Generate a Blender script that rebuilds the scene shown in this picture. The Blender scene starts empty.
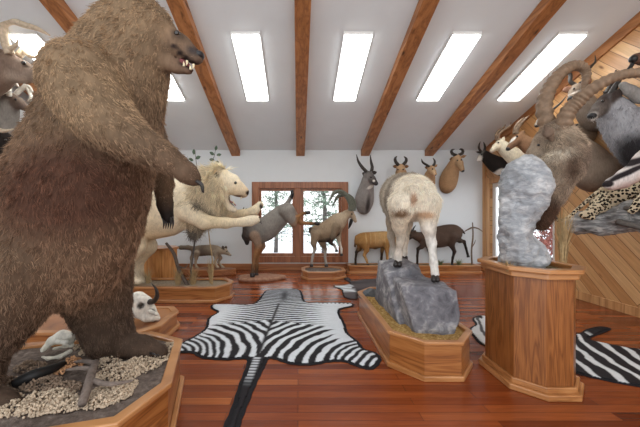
import bpy, bmesh, math, random
import numpy as np
from mathutils import Vector, Matrix, noise as mnoise

SC = bpy.context.scene
COL = SC.collection
PI = math.pi
F, CX, HZ, CH = 302.0, 298.0, 213.5, 1.4      # focal length (px), vanishing point, horizon, eye height


def W(px, py, Y):
    return ((px - CX) * Y / F, Y, CH - (py - HZ) * Y / F)


def FL(px, py, z=0.0):
    Y = F * (CH - z) / (py - HZ)
    return ((px - CX) * Y / F, Y)


def J(*pts):
    """(px, py, Y, r_px) joints -> (x, y, z, r) in metres"""
    return [W(p[0], p[1], p[2]) + (p[3] * p[2] / F,) for p in pts]


def lin(r, g, b):
    def c(v):
        v /= 255.0
        return v / 12.92 if v <= 0.04045 else ((v + 0.055) / 1.055) ** 2.4
    return (c(r), c(g), c(b))


# ------------------------------------------------------------------ objects
def link(o, parent=None):
    COL.objects.link(o)
    if parent is not None:
        o.parent = parent
        o.matrix_parent_inverse = Matrix.Translation(parent.location).inverted() if parent.rotation_euler.z == 0 else parent.matrix_basis.inverted()
    return o


def tag(o, label, cat, group=None):
    o['label'] = label
    o['category'] = cat
    if group:
        o['group'] = group
    return o


def thing(name, label, cat, loc=(0, 0, 0), group=None):
    o = bpy.data.objects.new(name, None)
    o.empty_display_size = 0.05
    o.location = loc
    COL.objects.link(o)
    return tag(o, label, cat, group)


def mesh_obj(name, verts, faces, mat, parent=None, smooth=True, cols=None):
    me = bpy.data.meshes.new(name)
    me.from_pydata([tuple(v) for v in verts], [], [tuple(f) for f in faces])
    if smooth:
        me.polygons.foreach_set('use_smooth', [True] * len(me.polygons))
    if cols is not None:
        a = me.color_attributes.new('Col', 'FLOAT_COLOR', 'POINT')
        c = np.ones((len(me.vertices), 4), dtype=np.float32)
        c[:, :3] = np.asarray(cols, dtype=np.float32)[:, :3]
        a.data.foreach_set('color', c.ravel())
    me.materials.append(mat)
    me.update()
    return link(bpy.data.objects.new(name, me), parent)


def bm_obj(name, bm, mat, parent=None, smooth=False, bevel=0.0):
    bmesh.ops.recalc_face_normals(bm, faces=bm.faces)
    me = bpy.data.meshes.new(name)
    bm.to_mesh(me)
    bm.free()
    if smooth:
        me.polygons.foreach_set('use_smooth', [True] * len(me.polygons))
    me.materials.append(mat)
    o = link(bpy.data.objects.new(name, me), parent)
    if bevel:
        m = o.modifiers.new('edge', 'BEVEL')
        m.width = bevel
        m.segments = 2
        m.limit_method = 'ANGLE'
        m.angle_limit = 0.5
    return o


def add_box(bm, a, b):
    x0, y0, z0 = a
    x1, y1, z1 = b
    v = [bm.verts.new(p) for p in ((x0, y0, z0), (x1, y0, z0), (x1, y1, z0), (x0, y1, z0),
                                   (x0, y0, z1), (x1, y0, z1), (x1, y1, z1), (x0, y1, z1))]
    for f in ((0, 3, 2, 1), (4, 5, 6, 7), (0, 1, 5, 4), (1, 2, 6, 5), (2, 3, 7, 6), (3, 0, 4, 7)):
        bm.faces.new([v[i] for i in f])


def box(name, a, b, mat, parent=None, bevel=0.0):
    bm = bmesh.new()
    add_box(bm, a, b)
    return bm_obj(name, bm, mat, parent, bevel=bevel)


def add_prism(bm, poly, z0, z1, top=True, bottom=True):
    n = len(poly)
    lo = [bm.verts.new((p[0], p[1], z0)) for p in poly]
    hi = [bm.verts.new((p[0], p[1], z1)) for p in poly]
    for i in range(n):
        bm.faces.new((lo[i], lo[(i + 1) % n], hi[(i + 1) % n], hi[i]))
    if top:
        bm.faces.new(hi)
    if bottom:
        bm.faces.new(lo[::-1])


def add_ring(bm, outer, inner, z0, z1):
    n = len(outer)
    r = [[bm.verts.new((p[0], p[1], z)) for p in poly] for poly, z in ((outer, z0), (outer, z1), (inner, z1), (inner, z0))]
    for k in range(4):
        a, b = r[k], r[(k + 1) % 4]
        for i in range(n):
            j = (i + 1) % n
            bm.faces.new((a[i], a[j], b[j], b[i]))


def offset(poly, d):
    """offset a convex counter-clockwise polygon outwards by d"""
    n = len(poly)
    out = []
    for i in range(n):
        p0, p1, p2 = (np.array(poly[(i + k) % n][:2], float) for k in (-1, 0, 1))
        e1 = (p1 - p0) / np.linalg.norm(p1 - p0)
        e2 = (p2 - p1) / np.linalg.norm(p2 - p1)
        n1 = np.array((e1[1], -e1[0]))
        n2 = np.array((e2[1], -e2[0]))
        m = n1 + n2
        m = m / (m @ m) * 2
        q = p1 + m * d
        out.append((q[0], q[1]))
    return out


def octagon(cx, cy, w, d, ch, rot=0.0):
    a, b = w / 2, d / 2
    pts = [(a - ch, -b), (a, -b + ch), (a, b - ch), (a - ch, b), (-a + ch, b), (-a, b - ch), (-a, -b + ch), (-a + ch, -b)]
    c, s = math.cos(rot), math.sin(rot)
    return [(cx + x * c - y * s, cy + x * s + y * c) for x, y in pts]


def smooth_path(pts, n=6):
    """Catmull-Rom through rows (any number of columns)"""
    p = np.array(pts, float)
    if len(p) < 3:
        t = np.linspace(0, 1, n + 1)[:, None]
        return p[0] * (1 - t) + p[1] * t
    q = np.vstack([2 * p[0] - p[1], p, 2 * p[-1] - p[-2]])
    out = []
    for i in range(1, len(q) - 2):
        a, b, c, d = q[i - 1], q[i], q[i + 1], q[i + 2]
        for t in np.linspace(0, 1, n, endpoint=False):
            out.append(0.5 * (2 * b + (c - a) * t + (2 * a - 5 * b + 4 * c - d) * t * t + (3 * b - a - 3 * c + d) * t ** 3))
    out.append(p[-1])
    return np.array(out)


def tube_geo(pts, sides=8, n=6, ridge=0.0, ridges=0, flat=1.0, spline=True):
    """verts, faces of a tapered tube through (x, y, z, r) rows"""
    p = smooth_path(pts, n) if spline else np.array(pts, float)
    m = len(p)
    tan = np.gradient(p[:, :3], axis=0)
    tan /= np.linalg.norm(tan, axis=1)[:, None] + 1e-9
    ref = np.array((0.0, 0.0, 1.0)) if abs(tan[0][2]) < 0.9 else np.array((1.0, 0.0, 0.0))
    u = np.cross(tan[0], ref)
    u /= np.linalg.norm(u)
    V, Fc = [], []
    for i in range(m):
        u = u - tan[i] * (u @ tan[i])
        u /= np.linalg.norm(u)
        w = np.cross(tan[i], u)
        r = max(p[i, 3], 0.0006)
        if ridge:
            r *= 1 + ridge * (0.5 + 0.5 * math.sin(2 * PI * ridges * i / (m - 1)))
        for k in range(sides):
            a = 2 * PI * k / sides
            V.append(p[i, :3] + u * math.cos(a) * r + w * math.sin(a) * r * flat)
    for i in range(m - 1):
        for k in range(sides):
            k2 = (k + 1) % sides
            Fc.append((i * sides + k, i * sides + k2, (i + 1) * sides + k2, (i + 1) * sides + k))
    Fc.append(tuple(range(sides))[::-1])
    Fc.append(tuple((m - 1) * sides + k for k in range(sides)))
    return V, Fc


def tubes(name, paths, mat, parent=None, **kw):
    V, Fc = [], []
    for pts in paths:
        v, f = tube_geo(pts, **kw)
        o = len(V)
        V += v
        Fc += [tuple(i + o for i in t) for t in f]
    return mesh_obj(name, V, Fc, mat, parent)


def ball(name, c, r, mat, parent=None, scale=(1, 1, 1), seg=12):
    bm = bmesh.new()
    bmesh.ops.create_uvsphere(bm, u_segments=seg, v_segments=max(6, seg // 2 + 2), radius=r)
    for v in bm.verts:
        v.co = Vector((v.co.x * scale[0] + c[0], v.co.y * scale[1] + c[1], v.co.z * scale[2] + c[2]))
    return bm_obj(name, bm, mat, parent, smooth=True)


# ------------------------------------------------------------------ sculpting: smooth union of tapered limbs, then surface nets
class Sculpt:
    def __init__(self, voxel=0.012, k=0.04):
        self.vx, self.k, self.pr, self.paints = voxel, k, [], []

    def limb(self, pts, col, k=None, squash=None, fur=1.0, cut=False, spline=False):
        """chain of round cones through (x, y, z, r); squash=(axis, factor) flattens the section along an axis"""
        p = smooth_path(pts, 4) if spline and len(pts) > 2 else np.array(pts, float)
        c = col if isinstance(col[0], (tuple, list)) else None
        for i in range(len(p) - 1):
            if c:
                t = (i + 0.5) / (len(p) - 1) * (len(c) - 1)
                a = min(int(t), len(c) - 2)
                q = tuple(np.array(c[a]) * (1 - t + a) + np.array(c[a + 1]) * (t - a))
            else:
                q = col
            self.pr.append(('c', p[i], p[i + 1], q, self.k if k is None else k, squash, fur, cut))
        return self

    def blob(self, c, r, col, k=None, ax=None, fur=1.0, cut=False):
        """ellipsoid; ax = 3 row vectors (local axes) or None"""
        A = np.eye(3) if ax is None else np.array(ax, float)
        A = A / np.linalg.norm(A, axis=1)[:, None]
        r = np.array((r, r, r) if np.isscalar(r) else r, float)
        self.pr.append(('e', np.array(c, float)[:3], r, col, self.k if k is None else k, A, fur, cut))
        return self

    def hull(self, pts, col, k=None, rnd=0.02, fur=0.0):
        """rounded convex block spanned by points"""
        P = np.array(pts, float)[:, :3]
        bm = bmesh.new()
        for p in P:
            bm.verts.new(p)
        bmesh.ops.convex_hull(bm, input=bm.verts)
        bm.normal_update()
        c = P.mean(axis=0)
        pl = []
        for f in bm.faces:
            n = np.array(f.normal)
            q = np.array(f.verts[0].co)
            if n @ (c - q) > 0:
                n = -n
            pl.append(np.append(n, n @ q))
        bm.free()
        self.pr.append(('h', P, np.array(pl), col, self.k if k is None else k, rnd, fur, False))
        return self

    def paint(self, c, r, col, soft=0.35, ax=None):
        A = np.eye(3) if ax is None else np.array(ax, float)
        A = A / np.linalg.norm(A, axis=1)[:, None]
        r = np.array((r, r, r) if np.isscalar(r) else r, float)
        self.paints.append((np.array(c, float)[:3], r, np.array(col), soft, A))
        return self

    def _box(self, p):
        if p[0] == 'c':
            a, b = p[1], p[2]
            r = max(a[3], b[3])
            return np.minimum(a[:3], b[:3]) - r, np.maximum(a[:3], b[:3]) + r
        if p[0] == 'h':
            return p[1].min(axis=0) - p[5], p[1].max(axis=0) + p[5]
        r = p[2].max()
        return p[1] - r, p[1] + r

    def mesh(self):
        vx = self.vx
        bs = [self._box(p) for p in self.pr if not p[7]]
        lo = np.min([b[0] for b in bs], axis=0) - 3 * vx
        hi = np.max([b[1] for b in bs], axis=0) + 3 * vx
        n = np.ceil((hi - lo) / vx).astype(int) + 1
        D = np.full(n, 1.0, dtype=np.float32)
        C = np.zeros(tuple(n) + (4,), dtype=np.float32)
        ax = [lo[i] + vx * np.arange(n[i]) for i in range(3)]
        for p in self.pr:
            k = max(p[4], 1e-4)
            b0, b1 = self._box(p)
            m = k + 3 * vx
            i0 = np.clip(np.floor((b0 - m - lo) / vx).astype(int), 0, n - 1)
            i1 = np.clip(np.ceil((b1 + m - lo) / vx).astype(int) + 1, 1, n)
            if np.any(i1 <= i0):
                continue
            sl = tuple(slice(i0[i], i1[i]) for i in range(3))
            P = np.stack(np.meshgrid(*[ax[i][sl[i]] for i in range(3)], indexing='ij'), -1)
            if p[0] == 'c':
                a, b, sq = p[1], p[2], p[5]
                q = P - a[:3]
                ab = b[:3] - a[:3]
                t = np.clip(q @ ab / max(ab @ ab, 1e-9), 0, 1)
                v = q - t[..., None] * ab
                f = 1.0
                if sq is not None:
                    na = np.array(sq[0], float)
                    na /= np.linalg.norm(na)
                    v = v + ((1 / sq[1] - 1) * (v @ na))[..., None] * na
                    f = min(sq[1], 1.0)
                d = (np.linalg.norm(v, axis=-1) - (a[3] + (b[3] - a[3]) * t)) * f
            elif p[0] == 'h':
                d = np.full(P.shape[:3], -9.0)
                for pn in p[2]:
                    d = np.maximum(d, P @ pn[:3] - pn[3])
                d = d - p[5]
            else:
                q = (P - p[1]) @ p[5].T
                l = np.linalg.norm(q / p[2], axis=-1)
                d = (l - 1) * p[2].min() if p[2].max() / p[2].min() > 4 else l * (l - 1) / np.maximum(np.linalg.norm(q / p[2] ** 2, axis=-1), 1e-6)
            d = d.astype(np.float32)
            E = D[sl]
            if p[7]:
                D[sl] = np.maximum(E, -d)
                w = np.clip(1 - d / (1.5 * vx), 0, 1)[..., None]
            else:
                h = np.clip(0.5 + 0.5 * (E - d) / k, 0, 1)
                D[sl] = E * (1 - h) + d * h - k * h * (1 - h)
                w = h[..., None]
            C[sl] = C[sl] * (1 - w) + w * np.array(tuple(p[3])[:3] + (p[6],), dtype=np.float32)
        return self._nets(D, C, lo)

    def _nets(self, D, C, lo):
        vx = self.vx
        S = D < 0
        nx, ny, nz = D.shape
        cnt = np.zeros((nx - 1, ny - 1, nz - 1), dtype=np.int8)
        for dx in (0, 1):
            for dy in (0, 1):
                for dz in (0, 1):
                    cnt += S[dx:nx - 1 + dx, dy:ny - 1 + dy, dz:nz - 1 + dz]
        cells = np.argwhere((cnt > 0) & (cnt < 8))
        idx = -np.ones(cnt.shape, dtype=np.int64)
        idx[tuple(cells.T)] = np.arange(len(cells))
        acc = np.zeros((len(cells), 3))
        num = np.zeros(len(cells))
        cor = [(i, j, k) for i in (0, 1) for j in (0, 1) for k in (0, 1)]
        for a in cor:
            for d in range(3):
                if a[d] == 0:
                    b = list(a)
                    b[d] = 1
                    va = D[tuple((cells + a).T)]
                    vb = D[tuple((cells + b).T)]
                    m = (va < 0) != (vb < 0)
                    t = np.where(m, va / np.where(m, va - vb, 1), 0)
                    pos = np.array(a, float) + np.zeros((len(cells), 3))
                    pos[:, d] += t
                    acc[m] += pos[m]
                    num[m] += 1
        loc = acc / num[:, None]
        V = lo + (cells + loc) * vx
        near = np.clip(np.rint(cells + loc).astype(int), 0, np.array(D.shape) - 1)
        col = C[tuple(near.T)]
        faces = []
        for d in range(3):
            e = [1, 1, 1]
            e[d] = 0
            A = S[tuple(slice(1, s - 1) if k != d else slice(0, s - 1) for k, s in enumerate(D.shape))]
            B = S[tuple(slice(1, s - 1) if k != d else slice(1, s) for k, s in enumerate(D.shape))]
            ed = np.argwhere(A != B)
            fl = A[tuple(ed.T)]
            g = ed + np.array(e)
            u, v = [(1, 2), (2, 0), (0, 1)][d]
            q = []
            for du, dv in ((1, 1), (0, 1), (0, 0), (1, 0)):
                h = g.copy()
                h[:, u] -= du
                h[:, v] -= dv
                q.append(idx[tuple(h.T)])
            q = np.stack(q, 1)
            q[~fl] = q[~fl][:, ::-1]
            faces.append(q)
        Fc = np.vstack(faces)
        for it in range(2):
            s = np.zeros_like(V)
            c = np.zeros(len(V))
            cs = np.zeros_like(col)
            for a, b in ((0, 1), (1, 2), (2, 3), (3, 0)):
                np.add.at(s, Fc[:, a], V[Fc[:, b]])
                np.add.at(cs, Fc[:, a], col[Fc[:, b]])
                np.add.at(c, Fc[:, a], 1)
            V = V * 0.6 + 0.4 * s / np.maximum(c, 1)[:, None]
            col = col * 0.5 + 0.5 * cs / np.maximum(c, 1)[:, None]
        for c0, r, cc, soft, A in self.paints:
            l = np.linalg.norm(((V - c0) @ A.T) / r, axis=1)
            w = np.clip((1 - l) / soft + 0.5, 0, 1)[:, None]
            col[:, :3] = col[:, :3] * (1 - w) + cc * w
        self.V, self.Fc, self.col = V, Fc, col
        return V, Fc, col

    def build(self, name, mat, parent=None, disp=None, under=1.0):
        V, Fc, col = self.mesh()
        if disp is not None:
            nrm = vertex_normals(V, Fc)
            V = V + nrm * disp(V)[:, None]
            self.V = V
        cc = col.copy()
        cc[:, :3] *= (1 - (1 - under) * np.clip(cc[:, 3:4] * 1.6, 0, 1))   # darker undercoat below long hair
        return mesh_obj(name, V, Fc.tolist(), mat, parent, cols=cc)


def vertex_normals(V, Fc):
    n = np.cross(V[Fc[:, 2]] - V[Fc[:, 0]], V[Fc[:, 3]] - V[Fc[:, 1]])
    out = np.zeros_like(V)
    for k in range(4):
        np.add.at(out, Fc[:, k], n)
    return out / (np.linalg.norm(out, axis=1)[:, None] + 1e-9)


def fbm(V, scale, octv=4, seed=0.0):
    return np.array([mnoise.fractal(Vector((p[0] * scale + seed, p[1] * scale, p[2] * scale)), 0.9, 2.0, octv) for p in V])


def fur(name, sc, mat, parent, count, length, comb, radius=0.0012, lift=0.35, rnd=0.25, tipfade=1.15, seed=1, clump=0.0, mask=None, curl=0.35, vary=0.25):
    """hair strands rooted on a sculpted body; comb(points) gives the direction the hair lies in"""
    rng = np.random.default_rng(seed)
    V, Fc, col = sc.V, sc.Fc, sc.col
    T = np.vstack([Fc[:, [0, 1, 2]], Fc[:, [0, 2, 3]]])
    nr = np.cross(V[T[:, 1]] - V[T[:, 0]], V[T[:, 2]] - V[T[:, 0]])
    area = np.linalg.norm(nr, axis=1)
    fl = col[T[:, 0], 3]
    w = area * (fl > 0.05)
    if mask is not None:
        w = w * mask(V[T].mean(axis=1))
    pick = rng.choice(len(T), size=count, p=w / w.sum())
    a = rng.random((count, 2))
    a[a.sum(1) > 1] = 1 - a[a.sum(1) > 1]
    t = T[pick]
    P = V[t[:, 0]] * (1 - a.sum(1))[:, None] + V[t[:, 1]] * a[:, :1] + V[t[:, 2]] * a[:, 1:]
    N = vertex_normals(V, Fc)[t[:, 0]]
    L = length * col[t[:, 0], 3] * rng.uniform(0.65, 1.25, count)
    d = comb(P)
    d = d - N * (d * N).sum(1)[:, None]
    d /= np.linalg.norm(d, axis=1)[:, None] + 1e-6
    cell = np.floor(P / 0.035).astype(int)
    hsh = ((cell[:, 0] * 73856093) ^ (cell[:, 1] * 19349663) ^ (cell[:, 2] * 83492791)) % 4096
    tab = rng.normal(size=(4096, 3))
    d = d + rnd * rng.normal(size=d.shape) + clump * tab[hsh]
    d0 = N * lift + d * (1 - lift)
    d0 /= np.linalg.norm(d0, axis=1)[:, None]
    d1 = d * 1.0 + N * (lift - curl) * 0.5 + rnd * 0.5 * rng.normal(size=d.shape)
    d1[:, 2] -= 0.15
    d1 /= np.linalg.norm(d1, axis=1)[:, None]
    p0 = P - N * 0.004
    p1 = p0 + d0 * (L * 0.35)[:, None]
    p2 = p1 + (d0 + d1) * 0.5 * (L * 0.35)[:, None]
    p3 = p2 + d1 * (L * 0.35)[:, None]
    pos = np.stack([p0, p1, p2, p3], 1).reshape(-1, 3).astype(np.float32)
    hc = bpy.data.hair_curves.new(name)
    hc.add_curves([4] * count)
    hc.position_data.foreach_set('vector', pos.ravel())
    ra = hc.attributes.get('radius') or hc.attributes.new('radius', 'FLOAT', 'POINT')
    rr = np.tile(np.array((1.0, 0.9, 0.65, 0.15), dtype=np.float32) * radius, count)
    ra.data.foreach_set('value', rr)
    ca = hc.attributes.new('Col', 'FLOAT_COLOR', 'CURVE')
    c = np.ones((count, 4), dtype=np.float32)
    v = rng.normal(1.0, vary, (count, 1)).clip(0.35, 1.8) * (1 + 0.5 * clump * tab[hsh, :1]).clip(0.6, 1.5)
    c[:, :3] = (col[t[:, 0], :3] * tipfade * v).clip(0.004, 0.95)
    ca.data.foreach_set('color', c.ravel())
    hc.materials.append(mat)
    return link(bpy.data.objects.new(name, hc), parent)


# ------------------------------------------------------------------ materials
def new_mat(name):
    m = bpy.data.materials.new(name)
    m.use_nodes = True
    nt = m.node_tree
    return m, nt, nt.nodes['Principled BSDF']


def N(nt, typ, **kw):
    n = nt.nodes.new(typ)
    for k, v in kw.items():
        if k.startswith('_'):
            n.inputs[k[1:].replace('_', ' ')].default_value = v
        else:
            setattr(n, k, v)
    return n


def ramp(nt, fac, stops):
    r = nt.nodes.new('ShaderNodeValToRGB')
    e = r.color_ramp.elements
    while len(e) < len(stops):
        e.new(0.5)
    for i, (p, c) in enumerate(stops):
        e[i].position = p
        e[i].color = tuple(c)[:3] + (1,)
    nt.links.new(fac, r.inputs[0])
    return r.outputs[0]


def mapped(nt, scale=(1, 1, 1), rot=(0, 0, 0), coord='Object', loc=(0, 0, 0)):
    tc = nt.nodes.new('ShaderNodeTexCoord')
    mp = N(nt, 'ShaderNodeMapping')
    mp.inputs['Scale'].default_value = scale
    mp.inputs['Rotation'].default_value = rot
    mp.inputs['Location'].default_value = loc
    nt.links.new(tc.outputs[coord], mp.inputs[0])
    return mp.outputs[0]


def tex_noise(nt, vec, scale, detail=4, rough=0.55, dist=0.0):
    n = N(nt, 'ShaderNodeTexNoise')
    n.inputs['Scale'].default_value = scale
    n.inputs['Detail'].default_value = detail
    n.inputs['Roughness'].default_value = rough
    n.inputs['Distortion'].default_value = dist
    if vec is not None:
        nt.links.new(vec, n.inputs['Vector'])
    return n.outputs[0]


def mixc(nt, fac, a, b, mode='MIX'):
    m = nt.nodes.new('ShaderNodeMix')
    m.data_type = 'RGBA'
    m.blend_type = mode
    for v, s in ((fac, 0), (a, 6), (b, 7)):
        if hasattr(v, 'is_output'):
            nt.links.new(v, m.inputs[s])
        elif s == 0:
            m.inputs[0].default_value = v
        else:
            m.inputs[s].default_value = tuple(v)[:3] + (1,)
    return m.outputs[2]


def math_(nt, op, a, b=0.0, c=None):
    m = nt.nodes.new('ShaderNodeMath')
    m.operation = op
    for i, v in enumerate((a, b, c)):
        if v is None:
            continue
        if hasattr(v, 'is_output'):
            nt.links.new(v, m.inputs[i])
        else:
            m.inputs[i].default_value = v
    return m.outputs[0]


def bump(nt, h, b, strength=0.3, dist=0.01):
    n = N(nt, 'ShaderNodeBump')
    n.inputs['Strength'].default_value = strength
    n.inputs['Distance'].default_value = dist
    nt.links.new(h, n.inputs['Height'])
    nt.links.new(n.outputs[0], b.inputs['Normal'])


def plain(name, col, rough=0.6, spec=0.4, var=0.0, scale=20.0, bmp=0.0, metal=0.0):
    m, nt, b = new_mat(name)
    b.inputs['Roughness'].default_value = rough
    b.inputs['Specular IOR Level'].default_value = spec
    b.inputs['Metallic'].default_value = metal
    n = tex_noise(nt, mapped(nt), scale, 5)
    lo = tuple(c * (1 - var) for c in col)
    hi = tuple(min(1, c * (1 + var)) for c in col)
    nt.links.new(ramp(nt, n, [(0.3, lo), (0.7, hi)]), b.inputs['Base Color'])
    if bmp:
        bump(nt, n, b, bmp, 0.01)
    return m


def pelt(name, rough=0.85, var=0.25, scale=60.0, bmp=0.5, stretch=(1, 1, 0.25)):
    """short coat: colour from the animal's own markings, fine streaks along the hair"""
    m, nt, b = new_mat(name)
    b.inputs['Roughness'].default_value = rough
    b.inputs['Specular IOR Level'].default_value = 0.15
    at = N(nt, 'ShaderNodeAttribute', attribute_name='Col')
    n = tex_noise(nt, mapped(nt, stretch), scale, 4, 0.6)
    n2 = tex_noise(nt, mapped(nt), 9.0, 3, 0.5)
    f = math_(nt, 'ADD', math_(nt, 'MULTIPLY', n, 0.6), math_(nt, 'MULTIPLY', n2, 0.4))
    g = ramp(nt, f, [(0.3, (1 - var * 1.4,) * 3), (0.7, (1 + var,) * 3)])
    nt.links.new(mixc(nt, 1.0, at.outputs['Color'], g, 'MULTIPLY'), b.inputs['Base Color'])
    bump(nt, n, b, bmp, 0.006)
    return m


def hair_mat(name, rough=0.6):
    m, nt, b = new_mat(name)
    b.inputs['Roughness'].default_value = rough
    b.inputs['Specular IOR Level'].default_value = 0.18
    at = N(nt, 'ShaderNodeAttribute', attribute_name='Col')
    nt.links.new(at.outputs['Color'], b.inputs['Base Color'])
    return m


def wood(name, dark, mid, light, axis='X', scale=1.0, rough=0.35, knots=False, ring=6.0, coat=0.0):
    m, nt, b = new_mat(name)
    st = {'X': (0.6, 9, 9), 'Y': (9, 0.6, 9), 'Z': (9, 9, 0.6), 'H': (0.7, 0.7, 9)}[axis]
    v = mapped(nt, tuple(s * scale for s in st))
    n1 = tex_noise(nt, v, 1.2, 3, 0.5, 0.6)
    w = math_(nt, 'FRACT', math_(nt, 'MULTIPLY', n1, ring))
    w = math_(nt, 'ABSOLUTE', math_(nt, 'SUBTRACT', w, 0.5))
    st2 = {'X': (3, 90, 90), 'Y': (90, 3, 90), 'Z': (90, 90, 3), 'H': (4, 4, 90)}[axis]
    n2 = tex_noise(nt, mapped(nt, tuple(s * scale for s in st2)), 1.0, 3, 0.6)
    f = math_(nt, 'ADD', math_(nt, 'MULTIPLY', w, 1.0), math_(nt, 'MULTIPLY', n2, 0.55))
    c = ramp(nt, f, [(0.15, dark), (0.42, mid), (0.8, light)])
    if knots:
        vo = N(nt, 'ShaderNodeTexVoronoi')
        vo.inputs['Scale'].default_value = 1.0
        k = {'X': (1.3, 6, 6), 'Y': (6, 1.3, 6), 'Z': (6, 6, 1.3)}[axis]
        nt.links.new(mapped(nt, k), vo.inputs['Vector'])
        kk = ramp(nt, vo.outputs['Distance'], [(0.06, (1, 1, 1)), (0.16, (0, 0, 0))])
        c = mixc(nt, kk, c, tuple(x * 0.35 for x in dark))
    nt.links.new(c, b.inputs['Base Color'])
    b.inputs['Roughness'].default_value = rough
    b.inputs['Coat Weight'].default_value = coat
    b.inputs['Coat Roughness'].default_value = 0.12
    bump(nt, f, b, 0.08, 0.004)
    return m
# ------------------------------------------------------------------ palette
OAK_D, OAK_M, OAK_L = lin(108, 60, 26), lin(150, 92, 46), lin(174, 116, 64)
M = {}
M['oak'] = wood('oak_vertical', OAK_D, OAK_M, OAK_L, 'Z', 1.0, 0.32, ring=5, coat=0.25)
M['oakx'] = wood('oak_horizontal', OAK_D, OAK_M, OAK_L, 'H', 1.0, 0.32, ring=5, coat=0.25)
M['oaky'] = wood('oak_horizontal_deep', OAK_D, OAK_M, OAK_L, 'Y', 1.0, 0.32, ring=5, coat=0.25)
M['oaktrim'] = wood('oak_trim', lin(140, 88, 46), lin(178, 122, 72), lin(196, 142, 92), 'H', 1.3, 0.3, ring=3, coat=0.3)
M['pedestal'] = wood('pedestal_oak', lin(100, 56, 24), lin(134, 80, 38), lin(158, 100, 52), 'Z', 1.5, 0.35, ring=7, coat=0.25)
M['beam'] = wood('beam_pine', lin(118, 72, 40), lin(164, 106, 60), lin(186, 126, 78), 'Y', 0.8, 0.5, knots=True, ring=3)
M['trimwood'] = wood('casing_wood', lin(112, 66, 40), lin(148, 92, 58), lin(168, 108, 72), 'Z', 0.8, 0.4, ring=3)
M['basewood'] = wood('base_wood', lin(120, 70, 38), lin(160, 102, 62), lin(180, 122, 78), 'X', 0.8, 0.4, ring=3)
M['doorwood'] = wood('door_casing_pine', lin(150, 100, 58), lin(196, 146, 96), lin(214, 166, 116), 'Z', 0.7, 0.4, knots=True, ring=3)
M['honey'] = wood('honey_pine', lin(150, 94, 44), lin(190, 130, 70), lin(206, 150, 90), 'Z', 1.0, 0.4, ring=3)
M['white'] = plain('white_wall_paint', lin(224, 228, 230), 0.8, 0.2, 0.015, 3)
M['ceil'] = plain('white_ceiling_paint', lin(225, 229, 232), 0.85, 0.2, 0.015, 3)
M['vinyl'] = plain('white_vinyl', lin(232, 232, 230), 0.4, 0.4, 0.01, 4)
M['snow'] = plain('snow', lin(240, 242, 246), 0.9, 0.2, 0.03, 2)
M['black'] = plain('black_gloss', (0.006, 0.006, 0.007), 0.12, 0.6)
M['blackmatte'] = plain('black_matte', (0.012, 0.011, 0.011), 0.55, 0.4, 0.2)


def make_floor_mat():
    m, nt, b = new_mat('cherry_plank_floor')
    br = N(nt, 'ShaderNodeTexBrick', offset=0.37, offset_frequency=2, squash=1.0)
    nt.links.new(mapped(nt, (1, 1, 1)), br.inputs['Vector'])
    br.inputs['Color1'].default_value = (0, 0, 0, 1)
    br.inputs['Color2'].default_value = (1, 1, 1, 1)
    br.inputs['Mortar'].default_value = (0.35, 0.35, 0.35, 1)
    br.inputs['Scale'].default_value = 1.0
    br.inputs['Mortar Size'].default_value = 0.0014
    br.inputs['Mortar Smooth'].default_value = 0.1
    br.inputs['Brick Width'].default_value = 1.35
    br.inputs['Row Height'].default_value = 0.085
    base = ramp(nt, br.outputs['Color'], [(0.0, lin(100, 43, 17)), (0.35, lin(128, 60, 26)), (0.7, lin(142, 71, 33)), (1.0, lin(166, 93, 47))])
    g = tex_noise(nt, mapped(nt, (2.2, 40, 1)), 1.0, 5, 0.6, 0.8)
    gr = ramp(nt, g, [(0.25, (0.72, 0.68, 0.66)), (0.7, (1.15, 1.15, 1.15))])
    c = mixc(nt, 1.0, base, gr, 'MULTIPLY')
    c = mixc(nt, br.outputs['Fac'], c, lin(46, 20, 10))
    nt.links.new(c, b.inputs['Base Color'])
    b.inputs['Roughness'].default_value = 0.24
    b.inputs['Specular IOR Level'].default_value = 0.5
    bump(nt, g, b, 0.05, 0.003)
    return m


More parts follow.
